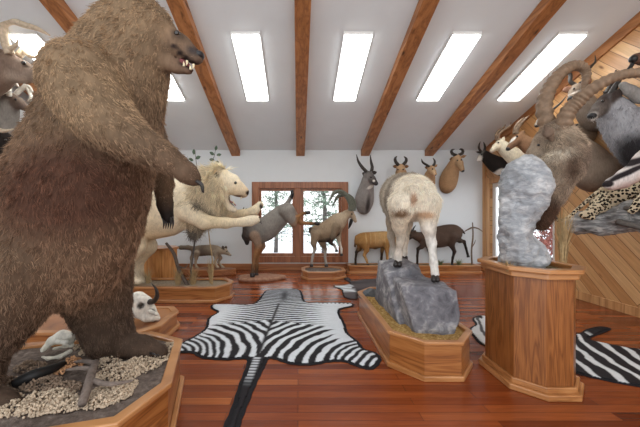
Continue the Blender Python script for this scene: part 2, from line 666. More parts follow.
def make_pine_wall_mat():
    m, nt, b = new_mat('diagonal_pine_boards')
    tc = nt.nodes.new('ShaderNodeTexCoord')
    sp = nt.nodes.new('ShaderNodeSeparateXYZ')
    nt.links.new(tc.outputs['Object'], sp.inputs[0])
    s = 0.70711
    along = math_(nt, 'MULTIPLY', math_(nt, 'SUBTRACT', sp.outputs[2], sp.outputs[1]), -s)
    across = math_(nt, 'MULTIPLY', math_(nt, 'ADD', sp.outputs[2], sp.outputs[1]), s)
    # boards run down towards the front of the room
    cb = nt.nodes.new('ShaderNodeCombineXYZ')
    nt.links.new(across, cb.inputs[0])
    nt.links.new(along, cb.inputs[1])
    br = N(nt, 'ShaderNodeTexBrick', offset=0.41)
    nt.links.new(cb.outputs[0], br.inputs['Vector'])
    br.inputs['Color1'].default_value = (0, 0, 0, 1)
    br.inputs['Color2'].default_value = (1, 1, 1, 1)
    br.inputs['Scale'].default_value = 1.0
    br.inputs['Mortar Size'].default_value = 0.004
    br.inputs['Brick Width'].default_value = 3.0
    br.inputs['Row Height'].default_value = 0.155
    base = ramp(nt, br.outputs['Color'], [(0.0, lin(186, 134, 84)), (0.5, lin(206, 158, 106)), (1.0, lin(222, 180, 130))])
    mp = N(nt, 'ShaderNodeMapping')
    mp.inputs['Scale'].default_value = (1.6, 26, 1)
    nt.links.new(cb.outputs[0], mp.inputs[0])
    g = tex_noise(nt, mp.outputs[0], 1.0, 4, 0.55, 1.2)
    c = mixc(nt, 1.0, base, ramp(nt, g, [(0.3, (0.78, 0.72, 0.66)), (0.65, (1.06, 1.06, 1.06))]), 'MULTIPLY')
    mp2 = N(nt, 'ShaderNodeMapping')
    mp2.inputs['Scale'].default_value = (1.7, 5.0, 1)
    nt.links.new(cb.outputs[0], mp2.inputs[0])
    vo = N(nt, 'ShaderNodeTexVoronoi')
    vo.inputs['Scale'].default_value = 1.0
    nt.links.new(mp2.outputs[0], vo.inputs['Vector'])
    kk = ramp(nt, vo.outputs['Distance'], [(0.05, (1, 1, 1)), (0.13, (0, 0, 0))])
    c = mixc(nt, kk, c, lin(122, 74, 40))
    c = mixc(nt, br.outputs['Fac'], c, lin(120, 76, 42))
    nt.links.new(c, b.inputs['Base Color'])
    b.inputs['Roughness'].default_value = 0.4
    return m


M['floor'] = make_floor_mat()
M['pine'] = make_pine_wall_mat()
m, nt, b = new_mat('window_glass')
b.inputs['Base Color'].default_value = (1, 1, 1, 1)
b.inputs['Roughness'].default_value = 0.0
b.inputs['Transmission Weight'].default_value = 1.0
b.inputs['IOR'].default_value = 1.02
M['glass'] = m
m, nt, b = new_mat('lamp_diffuser')
b.inputs['Base Color'].default_value = (0.9, 0.9, 0.9, 1)
b.inputs['Emission Color'].default_value = (0.97, 1.0, 0.98, 1)
b.inputs['Emission Strength'].default_value = 6.5
M['lamp'] = m

# ------------------------------------------------------------------ room shell
YB, XR, XL, YF = 7.48, 4.6, -5.0, -1.2
ZB, SL = 2.97, 0.33


def ceil_z(y):
    return ZB + SL * (YB - y)


def struct(o):
    o['kind'] = 'structure'
    return o


struct(box('floor', (XL - 0.1, YF, -0.1), (XR + 0.1, YB + 0.1, 0.0), M['floor']))
bm = bmesh.new()
v = [bm.verts.new(p) for p in ((XL - 0.1, YF, ceil_z(YF)), (XR + 0.1, YF, ceil_z(YF)), (XR + 0.1, YB + 0.12, ceil_z(YB + 0.12)), (XL - 0.1, YB + 0.12, ceil_z(YB + 0.12)))]
u = [bm.verts.new(p.co + Vector((0, 0, 0.12))) for p in v]
bm.faces.new(v)
bm.faces.new(u)
for i in range(4):
    bm.faces.new((v[i], v[(i + 1) % 4], u[(i + 1) % 4], u[i]))
struct(bm_obj('ceiling', bm, M['ceil']))

# back wall with the window opening
WX0, WX1, WZ0, WZ1 = -0.97, 1.07, 0.34, 2.02
bm = bmesh.new()
for a, c in (((XL, 0), (WX0, ZB)), ((WX1, 0), (XR, ZB)), ((WX0, 0), (WX1, WZ0)), ((WX0, WZ1), (WX1, ZB))):
    add_box(bm, (a[0], YB, a[1]), (c[0], YB + 0.12, c[1]))
struct(bm_obj('wall_back', bm, M['white']))

# side walls follow the slope of the ceiling
DY0, DY1, DZ = 5.38, 7.25, 2.12


def side_wall(name, x0, x1, spans, mat):
    bm = bmesh.new()
    for ya, yb, z0, z1 in spans:
        za, zb = (ceil_z(ya), ceil_z(yb)) if z1 is None else (z1, z1)
        v = [bm.verts.new(p) for p in ((x0, ya, z0), (x0, yb, z0), (x0, yb, zb), (x0, ya, za), (x1, ya, z0), (x1, yb, z0), (x1, yb, zb), (x1, ya, za))]
        for f in ((0, 1, 2, 3), (4, 7, 6, 5), (0, 4, 5, 1), (1, 5, 6, 2), (2, 6, 7, 3), (3, 7, 4, 0)):
            bm.faces.new([v[i] for i in f])
    return struct(bm_obj(name, bm, mat))


side_wall('wall_right', XR, XR + 0.12, ((YF, DY0, 0, None), (DY0, DY1, DZ, None), (DY1, YB, 0, None)), M['pine'])
side_wall('wall_left', XL - 0.12, XL, ((YF, YB, 0, None),), M['white'])

# beams under the sloping ceiling
for i, x in enumerate((-4.72, -3.12, -1.54, 0.06, 1.66, 3.24)):
    bm = bmesh.new()
    hw, dp = 0.105, 0.15
    pts = []
    for y in (YF, YB):
        z = ceil_z(y)
        pts.append([bm.verts.new(p) for p in ((x - hw, y, z - dp), (x + hw, y, z - dp), (x + hw, y, z), (x - hw, y, z))])
    for k in range(4):
        bm.faces.new((pts[0][k], pts[0][(k + 1) % 4], pts[1][(k + 1) % 4], pts[1][k]))
    bm.faces.new(pts[0])
    bm.faces.new(pts[1])
    struct(bm_obj('trim_%d' % (i + 1), bm, M['beam'], bevel=0.008))
# trim board along the top of the pine wall, corner board, baseboards
bm = bmesh.new()
pts = []
for y in (YF, YB):
    z = ceil_z(y)
    pts.append([bm.verts.new(p) for p in ((XR - 0.03, y, z - 0.16), (XR, y, z - 0.16), (XR, y, z), (XR - 0.03, y, z))])
for k in range(4):
    bm.faces.new((pts[0][k], pts[0][(k + 1) % 4], pts[1][(k + 1) % 4], pts[1][k]))
bm.faces.new(pts[0])
bm.faces.new(pts[1])
struct(bm_obj('trim_7', bm, M['beam']))
struct(box('trim_8', (XR - 0.035, YB - 0.10, 0), (XR, YB, ZB - 0.15), M['doorwood'], bevel=0.004))
bm = bmesh.new()
add_box(bm, (XL, YB - 0.02, 0), (XR, YB, 0.16))
struct(bm_obj('baseboard_back', bm, M['basewood'], bevel=0.004))
struct(box('baseboard_right', (XR - 0.02, YF, 0), (XR, DY0 - 0.12, 0.13), M['doorwood'], bevel=0.004))
struct(box('baseboard_left', (XL, YF, 0), (XL + 0.02, YB, 0.14), M['basewood'], bevel=0.004))

# window: casing, mullion, two sashes and panes
win = bpy.data.objects.new('window_1', None)
win.location = (0.05, YB, WZ0)
COL.objects.link(win)
struct(win)
bm = bmesh.new()
y0, y1 = YB - 0.035, YB + 0.02
add_box(bm, (WX0 - 0.17, y0, WZ0 - 0.15), (WX0, y1, WZ1 + 0.16))
add_box(bm, (WX1, y0, WZ0 - 0.15), (WX1 + 0.17, y1, WZ1 + 0.16))
add_box(bm, (WX0, y0, WZ1), (WX1, y1, WZ1 + 0.16))
add_box(bm, (WX0, y0, WZ0 - 0.15), (WX1, y1, WZ0))
bm_obj('casing', bm, M['trimwood'], win, bevel=0.006)
box('mullion', (-0.08, y0, WZ0), (0.08, YB + 0.1, WZ1), M['trimwood'], win, bevel=0.006)
for xa, xb in ((WX0, -0.08), (0.08, WX1)):
    bm = bmesh.new()
    add_box(bm, (xa, YB + 0.03, WZ0), (xa + 0.06, YB + 0.08, WZ1))
    add_box(bm, (xb - 0.06, YB + 0.03, WZ0), (xb, YB + 0.08, WZ1))
    add_box(bm, (xa + 0.06, YB + 0.03, WZ0), (xb - 0.06, YB + 0.08, WZ0 + 0.07))
    add_box(bm, (xa + 0.06, YB + 0.03, WZ1 - 0.06), (xb - 0.06, YB + 0.08, WZ1))
    s = bm_obj('sash', bm, M['trimwood'], win)
    box('pane', (xa + 0.06, YB + 0.052, WZ0 + 0.07), (xb - 0.06, YB + 0.058, WZ1 - 0.06), M['glass'], s)

# sliding glass door in the pine wall
door = bpy.data.objects.new('door_1', None)
door.location = (XR, (DY0 + DY1) / 2, 0)
COL.objects.link(door)
struct(door)
bm = bmesh.new()
x0, x1 = XR - 0.03, XR + 0.02
add_box(bm, (x0, DY0 - 0.12, 0), (x1, DY0, DZ + 0.13))
add_box(bm, (x0, DY1, 0), (x1, DY1 + 0.12, DZ + 0.13))
add_box(bm, (x0, DY0, DZ), (x1, DY1, DZ + 0.13))
bm_obj('casing', bm, M['doorwood'], door, bevel=0.005)
mid = (DY0 + DY1) / 2
for k, (ya, yb) in enumerate(((DY0, mid + 0.05), (mid - 0.05, DY1))):
    xo = XR + 0.03 + 0.04 * k
    bm = bmesh.new()
    add_box(bm, (xo, ya, 0.02), (xo + 0.035, ya + 0.11, DZ))
    add_box(bm, (xo, yb - 0.11, 0.02), (xo + 0.035, yb, DZ))
    add_box(bm, (xo, ya + 0.11, 0.02), (xo + 0.035, yb - 0.11, 0.16))
    add_box(bm, (xo, ya + 0.11, DZ - 0.1), (xo + 0.035, yb - 0.11, DZ))
    s = bm_obj('sash', bm, M['vinyl'], door)
    box('pane', (xo + 0.015, ya + 0.11, 0.16), (xo + 0.02, yb - 0.11, DZ - 0.1), M['glass'], s)

# ceiling lamps between the beams
LX = ((-3.96, 'first ceiling light from the left, glowing above the antlers'), (-2.33, 'glowing ceiling light just behind the bear muzzle'),
      (-0.755, 'glowing ceiling light above the leaping lion, second left of the middle beam'), (0.87, 'glowing ceiling light right of the middle beam, above the waterbuck head'),
      (2.43, 'glowing ceiling light fourth beam bay, above the hartebeest head'), (3.95, 'glowing ceiling light nearest to the pine board wall'))
LX = [(x, l.replace(', second left of the middle beam', ', directly left of the middle beam').replace('fourth beam bay, ', 'between the two right-hand beams, ')) for x, l in LX]
for x, lab in LX:
    ya, yb = 4.33, 5.68
    t = thing('ceiling_light', lab, 'light', (x, (ya + yb) / 2, ceil_z((ya + yb) / 2)), 'ceiling lights between the beams')
    for nm, hw, d0, d1, mt, e in (('housing', 0.21, 0.0, 0.035, M['vinyl'], 0.0), ('diffuser', 0.195, 0.0352, 0.055, M['lamp'], 0.015)):
        bm = bmesh.new()
        vs = []
        for y in (ya + e, yb - e):
            z = ceil_z(y)
            vs.append([bm.verts.new(p) for p in ((x - hw, y, z - d1), (x + hw, y, z - d1), (x + hw, y, z - d0), (x - hw, y, z - d0))])
        for k in range(4):
            bm.faces.new((vs[0][k], vs[0][(k + 1) % 4], vs[1][(k + 1) % 4], vs[1][k]))
        bm.faces.new(vs[0])
        bm.faces.new(vs[1])
        bm_obj(nm, bm, mt, t)

# ------------------------------------------------------------------ outdoors
struct(box('ground_outside', (-30, YB + 0.13, -0.45), (30, 45, -0.35), M['snow']))
struct(box('ground_outside_right', (XR + 0.13, -10, -0.45), (30, YB + 0.12, -0.35), M['snow']))
M['bark'] = plain('tree_bark', lin(96, 90, 86), 0.9, 0.2, 0.35, 14, 0.6)
M['leafgreen'] = plain('evergreen_leaves', lin(128, 146, 128), 0.8, 0.2, 0.4, 6)
M['twig'] = plain('bare_twigs', lin(112, 100, 92), 0.9, 0.2, 0.3, 6)
M['rust'] = plain('rusty_leaves', lin(150, 100, 92), 0.85, 0.2, 0.4, 9)


def tree(name, label, x, y, h, crown, mat, seed, group):
    rng = np.random.default_rng(seed)
    t = thing(name, label, 'tree', (x, y, -0.35), group)
    paths = [[(x, y, -0.35, 0.10), (x + 0.05, y, h * 0.4, 0.08), (x - 0.03, y, h * 0.8, 0.045), (x, y, h, 0.01)]]
    ends = []
    for i in range(46):
        a = rng.uniform(0, 2 * PI)
        z = rng.uniform(0.05, 0.95) * h
        l = crown * (1.05 - z / h) * rng.uniform(0.6, 1.1) + 0.12
        e = (x + math.cos(a) * l, y + math.sin(a) * l, z + rng.uniform(-0.25, 0.3), 0.006)
        mdl = (x + math.cos(a) * l * 0.5, y + math.sin(a) * l * 0.5, z + rng.uniform(-0.05, 0.15), 0.012)
        paths.append([(x, y, z, 0.022), mdl, e])
        ends.append((np.array((x, y, z)), np.array(e[:3])))
    tubes('trunk', paths, M['bark'], t, sides=5, n=3)
    V, Fc = [], []
    for a, e in ends:
        for k in range(42):
            s = rng.uniform(0.15, 1.08)
            c = a + (e - a) * s + rng.normal(0, 0.11, 3)
            d = rng.normal(0, 1, 3)
            d /= np.linalg.norm(d)
            w = np.cross(d, rng.normal(0, 1, 3))
            w /= np.linalg.norm(w)
            L, B = rng.uniform(0.05, 0.11), rng.uniform(0.012, 0.03)
            o = len(V)
            V += [c - d * L, c + w * B, c + d * L, c - w * B]
            Fc.append((o, o + 1, o + 2, o + 3))
    mesh_obj('foliage', V, Fc, mat, t, smooth=False)


for i, (x, y, h, cr, mt, lab) in enumerate((
        (0.95, 11.2, 3.6, 1.2, 'leafgreen', 'snowy evergreen seen through the right window pane'),
        (-1.0, 13.6, 3.4, 1.15, 'leafgreen', 'snowy evergreen seen through the left window pane'),
        (0.15, 18.6, 4.8, 1.6, 'leafgreen', 'tall evergreen further out, behind the window mullion'),
        (2.9, 15.6, 4.2, 1.4, 'leafgreen', 'evergreen far out at the right edge of the window view'),
        (-3.4, 17.0, 4.4, 1.4, 'leafgreen', 'evergreen far out at the left edge of the window view'))):
    tree('evergreen_tree', lab, x, y, h, cr, M[mt], 40 + i, 'trees outside the window')
for i, (x, y, h, cr, lab) in enumerate(((6.6, 7.3, 1.9, 1.0, 'rusty leaved shrub outside the glass door, under the spotted tail'),
                                        (9.2, 10.6, 2.5, 1.2, 'larger rusty shrub outside, further from the glass door'))):
    tree('rusty_shrub', lab, x, y, h, cr, M['rust'], 60 + i, 'shrubs outside the glass door')

# ------------------------------------------------------------------ camera, world, view
cam = bpy.data.cameras.new('camera')
cam.sensor_width = 36.0
cam.lens = 36.0 * F / 640.0
cam.shift_x = (320.0 - CX) / 640.0
cam.shift_y = 0.0
cam.clip_start = 0.02
co = bpy.data.objects.new('camera', cam)
co.location = (0, 0, CH)
co.rotation_euler = (PI / 2, 0, 0)
COL.objects.link(co)
SC.camera = co
wd = bpy.data.worlds.new('overcast_sky')
wd.use_nodes = True
nt = wd.node_tree
bg = nt.nodes['Background']
tc = nt.nodes.new('ShaderNodeTexCoord')
sp = nt.nodes.new('ShaderNodeSeparateXYZ')
nt.links.new(tc.outputs['Generated'], sp.inputs[0])
nt.links.new(ramp(nt, math_(nt, 'ADD', math_(nt, 'MULTIPLY', sp.outputs[2], 0.5), 0.5), [(0.45, (0.88, 0.90, 0.91)), (0.6, (0.96, 0.98, 1.0)), (1.0, (0.88, 0.93, 1.0))]), bg.inputs[0])
bg.inputs[1].default_value = 1.5
SC.world = wd
SC.view_settings.view_transform = 'Standard'
SC.view_settings.look = 'None'
SC.view_settings.gamma = 1.0
SC.view_settings.use_curve_mapping = False
SC.view_settings.exposure = 0.58
# ------------------------------------------------------------------ display bases
def ground_mat(name, c1, c2, c3, scale=30):
    m, nt, b = new_mat(name)
    n = tex_noise(nt, mapped(nt), scale, 6, 0.7)
    nt.links.new(ramp(nt, n, [(0.25, c1), (0.5, c2), (0.72, c3)]), b.inputs['Base Color'])
    b.inputs['Roughness'].default_value = 0.95
    b.inputs['Specular IOR Level'].default_value = 0.1
    bump(nt, n, b, 0.9, 0.02)
    return m


M['soil'] = ground_mat('dark_soil', lin(74, 64, 58), lin(110, 98, 90), lin(146, 132, 122), 24)
M['gravel'] = ground_mat('tan_gravel', lin(96, 74, 42), lin(172, 136, 80), lin(226, 198, 142), 40)
M['sand'] = ground_mat('pale_sand', lin(138, 124, 106), lin(172, 158, 138), lin(200, 186, 164), 30)
M['peat'] = ground_mat('turf', lin(60, 52, 38), lin(104, 92, 66), lin(140, 128, 96), 40)


def fill_surface(poly, z, amp, step, seed):
    """lumpy ground inside a convex polygon"""
    P = np.array(poly)
    c = P.mean(axis=0)
    V, Fc = [], []
    rings = max(4, int(np.linalg.norm(P - c, axis=1).max() / step))
    n = len(P)
    per = []
    for i in range(n):
        k = max(2, int(np.linalg.norm(P[(i + 1) % n] - P[i]) / step))
        for t in range(k):
            per.append(P[i] + (P[(i + 1) % n] - P[i]) * t / k)
    per = np.array(per)
    m = len(per)
    V.append((c[0], c[1], z + amp * mnoise.noise(Vector((c[0] * 5 + seed, c[1] * 5, 0)))))
    for r in range(1, rings + 1):
        for p in per:
            q = c + (p - c) * r / rings
            h = amp * (mnoise.noise(Vector((q[0] * 5 + seed, q[1] * 5, 0))) + 0.4 * mnoise.noise(Vector((q[0] * 19 + seed, q[1] * 19, 3))))
            V.append((q[0], q[1], z + (h if r < rings else 0)))
    for k in range(m):
        Fc.append((0, 1 + k, 1 + (k + 1) % m))
    for r in range(rings - 1):
        for k in range(m):
            a, b2 = 1 + r * m, 1 + (r + 1) * m
            Fc.append((a + k, b2 + k, b2 + (k + 1) % m, a + (k + 1) % m))
    return V, Fc


def base(name, label, cat, poly, h, fill, body='oakx', trim='oaktrim', skirt=0.035, rim=0.022, rimh=0.032, inner=0.06, sink=0.04, amp=0.015, seed=0, tiers=1, group=None, cove=False):
    c = np.array(poly).mean(axis=0)
    t = thing(name, label, cat, (c[0], c[1], 0), group)
    bm = bmesh.new()
    add_ring(bm, poly, offset(poly, -0.02), 0.0, h - rimh)
    bm_obj('side_panels', bm, M[body], t, bevel=0.002)
    bm = bmesh.new()
    z = 0.0
    for k in range(tiers):
        sk = skirt * (tiers - k) / tiers
        add_ring(bm, offset(poly, sk), offset(poly, 0.0005), z, z + 0.045)
        z += 0.045
    bm_obj('base_moulding', bm, M[trim], t, bevel=0.007)
    bm = bmesh.new()
    add_ring(bm, offset(poly, rim), offset(poly, -inner), h - rimh, h)
    if cove:
        add_ring(bm, offset(poly, rim * 0.55), offset(poly, 0.0005), h - rimh - 0.045, h - rimh)
    bm_obj('top_rim', bm, M[trim], t, bevel=0.008)
    if fill:
        V, Fc = fill_surface(offset(poly, -0.02), h - sink, amp, 0.05, seed)
        mesh_obj('ground_fill', V, Fc, M[fill], t)
    return t


# bear plinth: turned a little, front right corner towards the camera
BZ = 0.36
cth, sth = math.cos(0.27), math.sin(0.27)


def bp(u, v):
    """plinth frame: origin at the near end of its right side; u to the left, v away"""
    return (-0.80 - u * cth - v * sth, 1.86 - u * sth + v * cth)


bear_poly = [bp(0.20, -0.30), bp(0, 0), bp(0, 0.66), bp(0.27, 0.90), bp(1.35, 0.90), bp(1.6, 0.66), bp(1.6, 0), bp(1.4, -0.30)]
base('display_plinth', 'oak octagonal plinth with mossy ground, under the standing brown bear', 'plinth', bear_poly, BZ, 'soil', seed=3, sink=0.03, amp=0.02, inner=0.045)
low_poly = [(-1.62, 3.06), (-1.49, 3.24), (-1.49, 3.72), (-1.62, 3.9), (-3.1, 3.9), (-3.3, 3.72), (-3.3, 3.24), (-3.1, 3.06)]
t = base('display_plinth', 'low oak plinth with a plain wooden top, carrying the horned white skull', 'plinth', low_poly, 0.20, None)
bm = bmesh.new()
add_prism(bm, offset(low_poly, -0.021), 0.12, 0.185)
bm_obj('deck', bm, M['oakx'], t)
lion_poly = [(-1.305, 4.75), (-1.13, 5.0), (-1.13, 5.2), (-1.30, 5.42), (-3.0, 5.42), (-3.2, 5.2), (-3.2, 5.0), (-3.0, 4.75)]
base('display_plinth', 'long low oak plinth filled with pale sand, under the leaping lion', 'plinth', lion_poly, 0.245, 'sand', seed=9)
plant_poly = [(1.06, 2.53), (1.37, 2.53), (1.575, 2.77), (1.575, 4.15), (1.37, 4.40), (1.06, 4.40), (0.84, 4.15), (0.84, 2.77)]
base('display_plinth', 'oak octagonal planter filled with tan gravel, holding the big grey rock', 'plinth', plant_poly, 0.33, 'gravel', seed=17, sink=0.035, amp=0.022, inner=0.035, skirt=0.025)
ped_poly = [(1.88, 2.29), (2.09, 2.29), (2.235, 2.43), (2.235, 2.80), (2.09, 2.94), (1.88, 2.94), (1.735, 2.80), (1.735, 2.43)]
base('display_pedestal', 'tall oak octagonal pedestal under the long horned ibex and pale rock', 'pedestal', ped_poly, 0.98, 'peat', body='pedestal', rim=0.06, rimh=0.035, skirt=0.05, tiers=2, inner=0.02, cove=True, seed=5)
ibex_poly = [(0.10, 6.36), (0.62, 6.36), (0.90, 6.56), (0.90, 6.90), (0.64, 7.08), (0.10, 7.08), (-0.02, 6.90), (-0.02, 6.56)]
ibex_poly = [(x + 0.12, y) for x, y in ibex_poly]
base('display_plinth', 'small octagonal wooden plinth in front of the window, under the curved horned ibex', 'plinth', ibex_poly, 0.17, 'soil', body='basewood', trim='oaktrim', seed=25, sink=0.03)
wall_poly = [(1.22, 7.06), (4.26, 7.06), (4.28, 7.08), (4.28, 7.38), (4.26, 7.40), (1.22, 7.40), (1.2, 7.38), (1.2, 7.08)]
base('display_plinth', 'long low oak plinth against the back wall, under the two small antelopes', 'plinth', wall_poly, 0.185, 'peat', seed=31, sink=0.02, amp=0.01)

# thin irregular board under the bucking antelope
rng = np.random.default_rng(4)
t = thing('display_board', 'flat rounded earth coloured board in front of the window, under the bucking antelope', 'base', (-0.82, 6.4, 0))
V, Fc = [], []
n = 40
for z, s in ((0, 0.96), (0.05, 1.0), (0.075, 0.93)):
    for k in range(n):
        a = 2 * PI * k / n
        r = 1 + 0.06 * math.sin(3 * a + 1) + 0.04 * math.sin(5 * a)
        V.append((-0.80 + 0.50 * r * s * math.cos(a) + 0.06 * math.sin(a), 6.42 + 0.30 * r * s * math.sin(a), z))
Fc.append(tuple(range(n))[::-1])
for l in range(2):
    for k in range(n):
        Fc.append((l * n + k, l * n + (k + 1) % n, (l + 1) * n + (k + 1) % n, (l + 1) * n + k))
Fc.append(tuple(2 * n + k for k in range(n)))
M['earth'] = ground_mat('red_earth', lin(120, 84, 66), lin(158, 118, 96), lin(186, 150, 126), 16)
mesh_obj('earth_slab', V, Fc, M['earth'], t)
# round base under the prowling wild cat
t = thing('display_board', 'low wooden board by the back wall, under the small prowling coyote', 'base', (-2.0, 6.95, 0))
bm = bmesh.new()
cb = [(-2.05 + 0.62 * math.cos(2 * PI * k / 36), 6.98 + 0.22 * math.sin(2 * PI * k / 36)) for k in range(36)]
add_prism(bm, cb, 0, 0.13)
bm_obj('board', bm, M['basewood'], t, bevel=0.01)
V, Fc = fill_surface(offset(cb, -0.03), 0.134, 0.012, 0.06, 8)
mesh_obj('ground_fill', V, Fc, M['earth'], t)
# plain oak column behind the lion
t = thing('display_pedestal', 'plain square oak pedestal standing behind the lion hind legs', 'pedestal', (-2.75, 6.1, 0))
colp = [(-2.58, 5.75), (-2.40, 6.0), (-2.58, 6.3), (-3.2, 6.3), (-3.2, 5.75)]
bm = bmesh.new()
add_prism(bm, colp, 0, 0.70)
bm_obj('body', bm, M['honey'], t, bevel=0.004)
bm = bmesh.new()
add_prism(bm, offset(colp, 0.03), 0.70, 0.735)
bm_obj('top_board', bm, M['oaktrim'], t, bevel=0.006)
# ------------------------------------------------------------------ coats
M['pelt'] = pelt('short_coat', 0.85, 0.22, 70, 0.5)
M['skin'] = pelt('rough_coat', 0.8, 0.3, 30, 0.8, (1, 1, 0.5))
M['hair'] = hair_mat('hair_strands')
M['horn'] = plain('dark_horn', lin(52, 46, 42), 0.45, 0.4, 0.3, 40, 0.3)
M['hornbrown'] = plain('brown_horn', lin(128, 106, 86), 0.6, 0.3, 0.28, 22, 0.5)
M['hornolive'] = plain('olive_horn', lin(96, 98, 86), 0.55, 0.3, 0.25, 26, 0.4)
M['bone'] = plain('white_bone', lin(226, 220, 208), 0.6, 0.3, 0.1, 18, 0.3)
M['antler'] = plain('pale_antler', lin(196, 178, 154), 0.55, 0.3, 0.25, 24, 0.4)
M['tooth'] = plain('ivory_tooth', lin(226, 212, 176), 0.35, 0.5, 0.08, 40)
M['claw'] = plain('dark_claw', lin(36, 30, 28), 0.3, 0.5, 0.3, 40)
M['eye'] = plain('dark_glass_eye', (0.012, 0.008, 0.005), 0.06, 0.7)
M['nose'] = plain('black_nose', (0.012, 0.012, 0.014), 0.4, 0.5, 0.2, 60, 0.3)
M['mouth'] = plain('dark_mouth', lin(58, 34, 34), 0.5, 0.4, 0.3, 20)


def claws(parent, pts, mat='claw'):
    for p in pts:
        tubes('claw', [p], M[mat], parent, sides=6, n=3)


def eye(parent, px, py, Y, r, mat='eye'):
    # set into the surface of the head just sculpted (S), on the side nearer to depth Y
    V = S.V
    q = np.stack([CX + F * V[:, 0] / V[:, 1] - px, HZ - F * (V[:, 2] - CH) / V[:, 1] - py], 1)
    near = V[np.linalg.norm(q, axis=1) < max(1.3, 1.2 * S.vx * F / Y)]
    if len(near):
        ends = (near[:, 1].min(), near[:, 1].max())
        Y = min(ends, key=lambda e: abs(e - Y))
    ball('eye', W(px, py, Y), r * Y / F, M[mat], parent, seg=10)


# ------------------------------------------------------------------ standing brown bear
gold, tan, brown, dark, red = lin(156, 130, 102), lin(130, 106, 84), lin(122, 98, 78), lin(86, 69, 57), lin(126, 98, 77)
bear = thing('brown_bear', 'huge brown bear standing upright on its hind legs, one arm stretched out', 'bear', (-1.5, 1.95, BZ))
S = Sculpt(0.017, 0.10)
lat = ((0.2, 1, 0), 0.70)
def JS(k, *pts):
    return J(*[(p[0], p[1], p[2], p[3] * k) for p in pts])


S.limb(JS(0.84, (62, 252, 1.98, 66), (70, 212, 1.98, 76), (92, 150, 1.98, 66), (110, 95, 1.97, 53), (123, 58, 1.94, 43), (137, 28, 1.90, 31)), (brown, red, tan, tan, gold, gold), squash=lat, spline=True)
S.limb(JS(0.85, (74, 88, 1.98, 24), (94, 62, 1.97, 22), (120, 34, 1.94, 22)), gold)                                 # hump and nape
S.limb(JS(0.85, (26, 222, 2.0, 46), (26, 262, 2.0, 48)), brown, squash=lat)
# head
S.limb(JS(0.86, (138, 24, 1.885, 28), (157, 29, 1.875, 17)), gold, k=0.05, fur=0.7)
S.limb(J((159, 33, 1.87, 14), (180, 47, 1.86, 11), (196, 57.5, 1.855, 7.5)), (lin(142, 114, 88), lin(136, 110, 88), lin(84, 72, 66)), k=0.04, fur=0.25)
S.limb(J((152, 52, 1.87, 15), (140, 58, 1.88, 20)), tan, k=0.05, fur=0.6)
S.limb(J((160, 60, 1.865, 10.0), (176, 67, 1.86, 6.0), (189, 70.5, 1.855, 4.5)), (tan, lin(110, 86, 72)), k=0.02, fur=0.12)
S.limb(J((177, 55, 1.86, 1.6), (186, 62.5, 1.855, 2.6), (198, 69, 1.85, 3.2)), lin(60, 36, 36), k=0.012, fur=0.0, cut=True)
for yy in (1.76, 2.02):
    S.blob(W(122, 2, yy), (0.05, 0.03, 0.06), gold, k=0.03, fur=0.5)
# near arm, stretched towards the lion
S.limb(JS(0.80, (83, 80, 1.72, 46), (97, 108, 1.66, 39), (122, 134, 1.60, 28), (149, 149, 1.58, 19), (171, 161, 1.58, 13.5)), (gold, gold, tan, brown), spline=True, k=0.025, fur=0.8)
S.limb(JS(0.85, (171, 161, 1.58, 13.5), (187, 173, 1.59, 11.5), (195, 180, 1.60, 8)), (brown, dark), k=0.04, fur=0.35)
# far arm hanging
S.limb(J((128, 100, 2.25, 28), (152, 150, 2.33, 16), (163, 182, 2.33, 9), (165, 203, 2.32, 7.5)), (tan, brown, lin(120, 94, 70), dark), k=0.06, fur=0.6)
S.limb(J((165, 205, 2.32, 7.5), (168, 218, 2.31, 6)), lin(40, 34, 32), k=0.03, fur=0.2)
# near hind leg
S.limb(JS(0.82, (28, 264, 1.82, 52), (4, 312, 1.76, 38), (-22, 355, 1.73, 27), (-26, 388, 1.72, 23)), (brown, dark, dark), spline=True, k=0.04, fur=0.85)
S.limb(J((-24, 394, 1.73, 14), (2, 402, 1.70, 10.5), (16, 404, 1.69, 7)), dark, k=0.05, fur=0.4)
# far hind leg stepping forward
S.limb(JS(0.85, (86, 255, 2.14, 46), (97, 292, 2.22, 31), (105, 325, 2.27, 22), (112, 340, 2.29, 19)), (brown, dark, dark), spline=True, k=0.08, fur=0.85)
S.limb(J((118, 344, 2.29, 13), (142, 348, 2.26, 11), (160, 352.5, 2.25, 8)), dark, k=0.05, fur=0.4)
for _x, _y in ((178, 52), (183, 56.5), (188, 60.5), (193, 64), (197, 66.5), (184, 65), (190, 68.5)):
    S.paint(W(_x, _y, 1.855), (0.022, 0.2, 0.013), lin(44, 34, 32), 0.6)
S.paint(W(177.5, 33, 1.78), (0.05, 0.08, 0.03), lin(84, 68, 56), 0.8, ax=((0.75, 0, -0.66), (0, 1, 0), (0.66, 0, 0.75)))
S.paint(W(198, 54, 1.855), (0.05, 0.2, 0.03), lin(66, 58, 56), 0.8)
S.paint(W(60, 190, 1.65), (0.42, 0.4, 0.26), lin(92, 62, 48), 0.8)
body = S.build('body', M['skin'], bear, under=0.6)


def bear_comb(P):
    d = np.zeros_like(P)
    d[:, 2] = -1.0
    d[:, 0] = 0.12 * np.sin(P[:, 2] * 9 + P[:, 1] * 5)
    hx = P[:, 2] > 1.4 + (213.5 - 75) * 1.9 / F
    d[hx, 0] = -0.7
    am = (P[:, 1] < 1.72) & (P[:, 0] > -1.2) & (P[:, 2] < 2.2) & (P[:, 2] > 1.4)
    d[am, 0] = 0.75
    return d


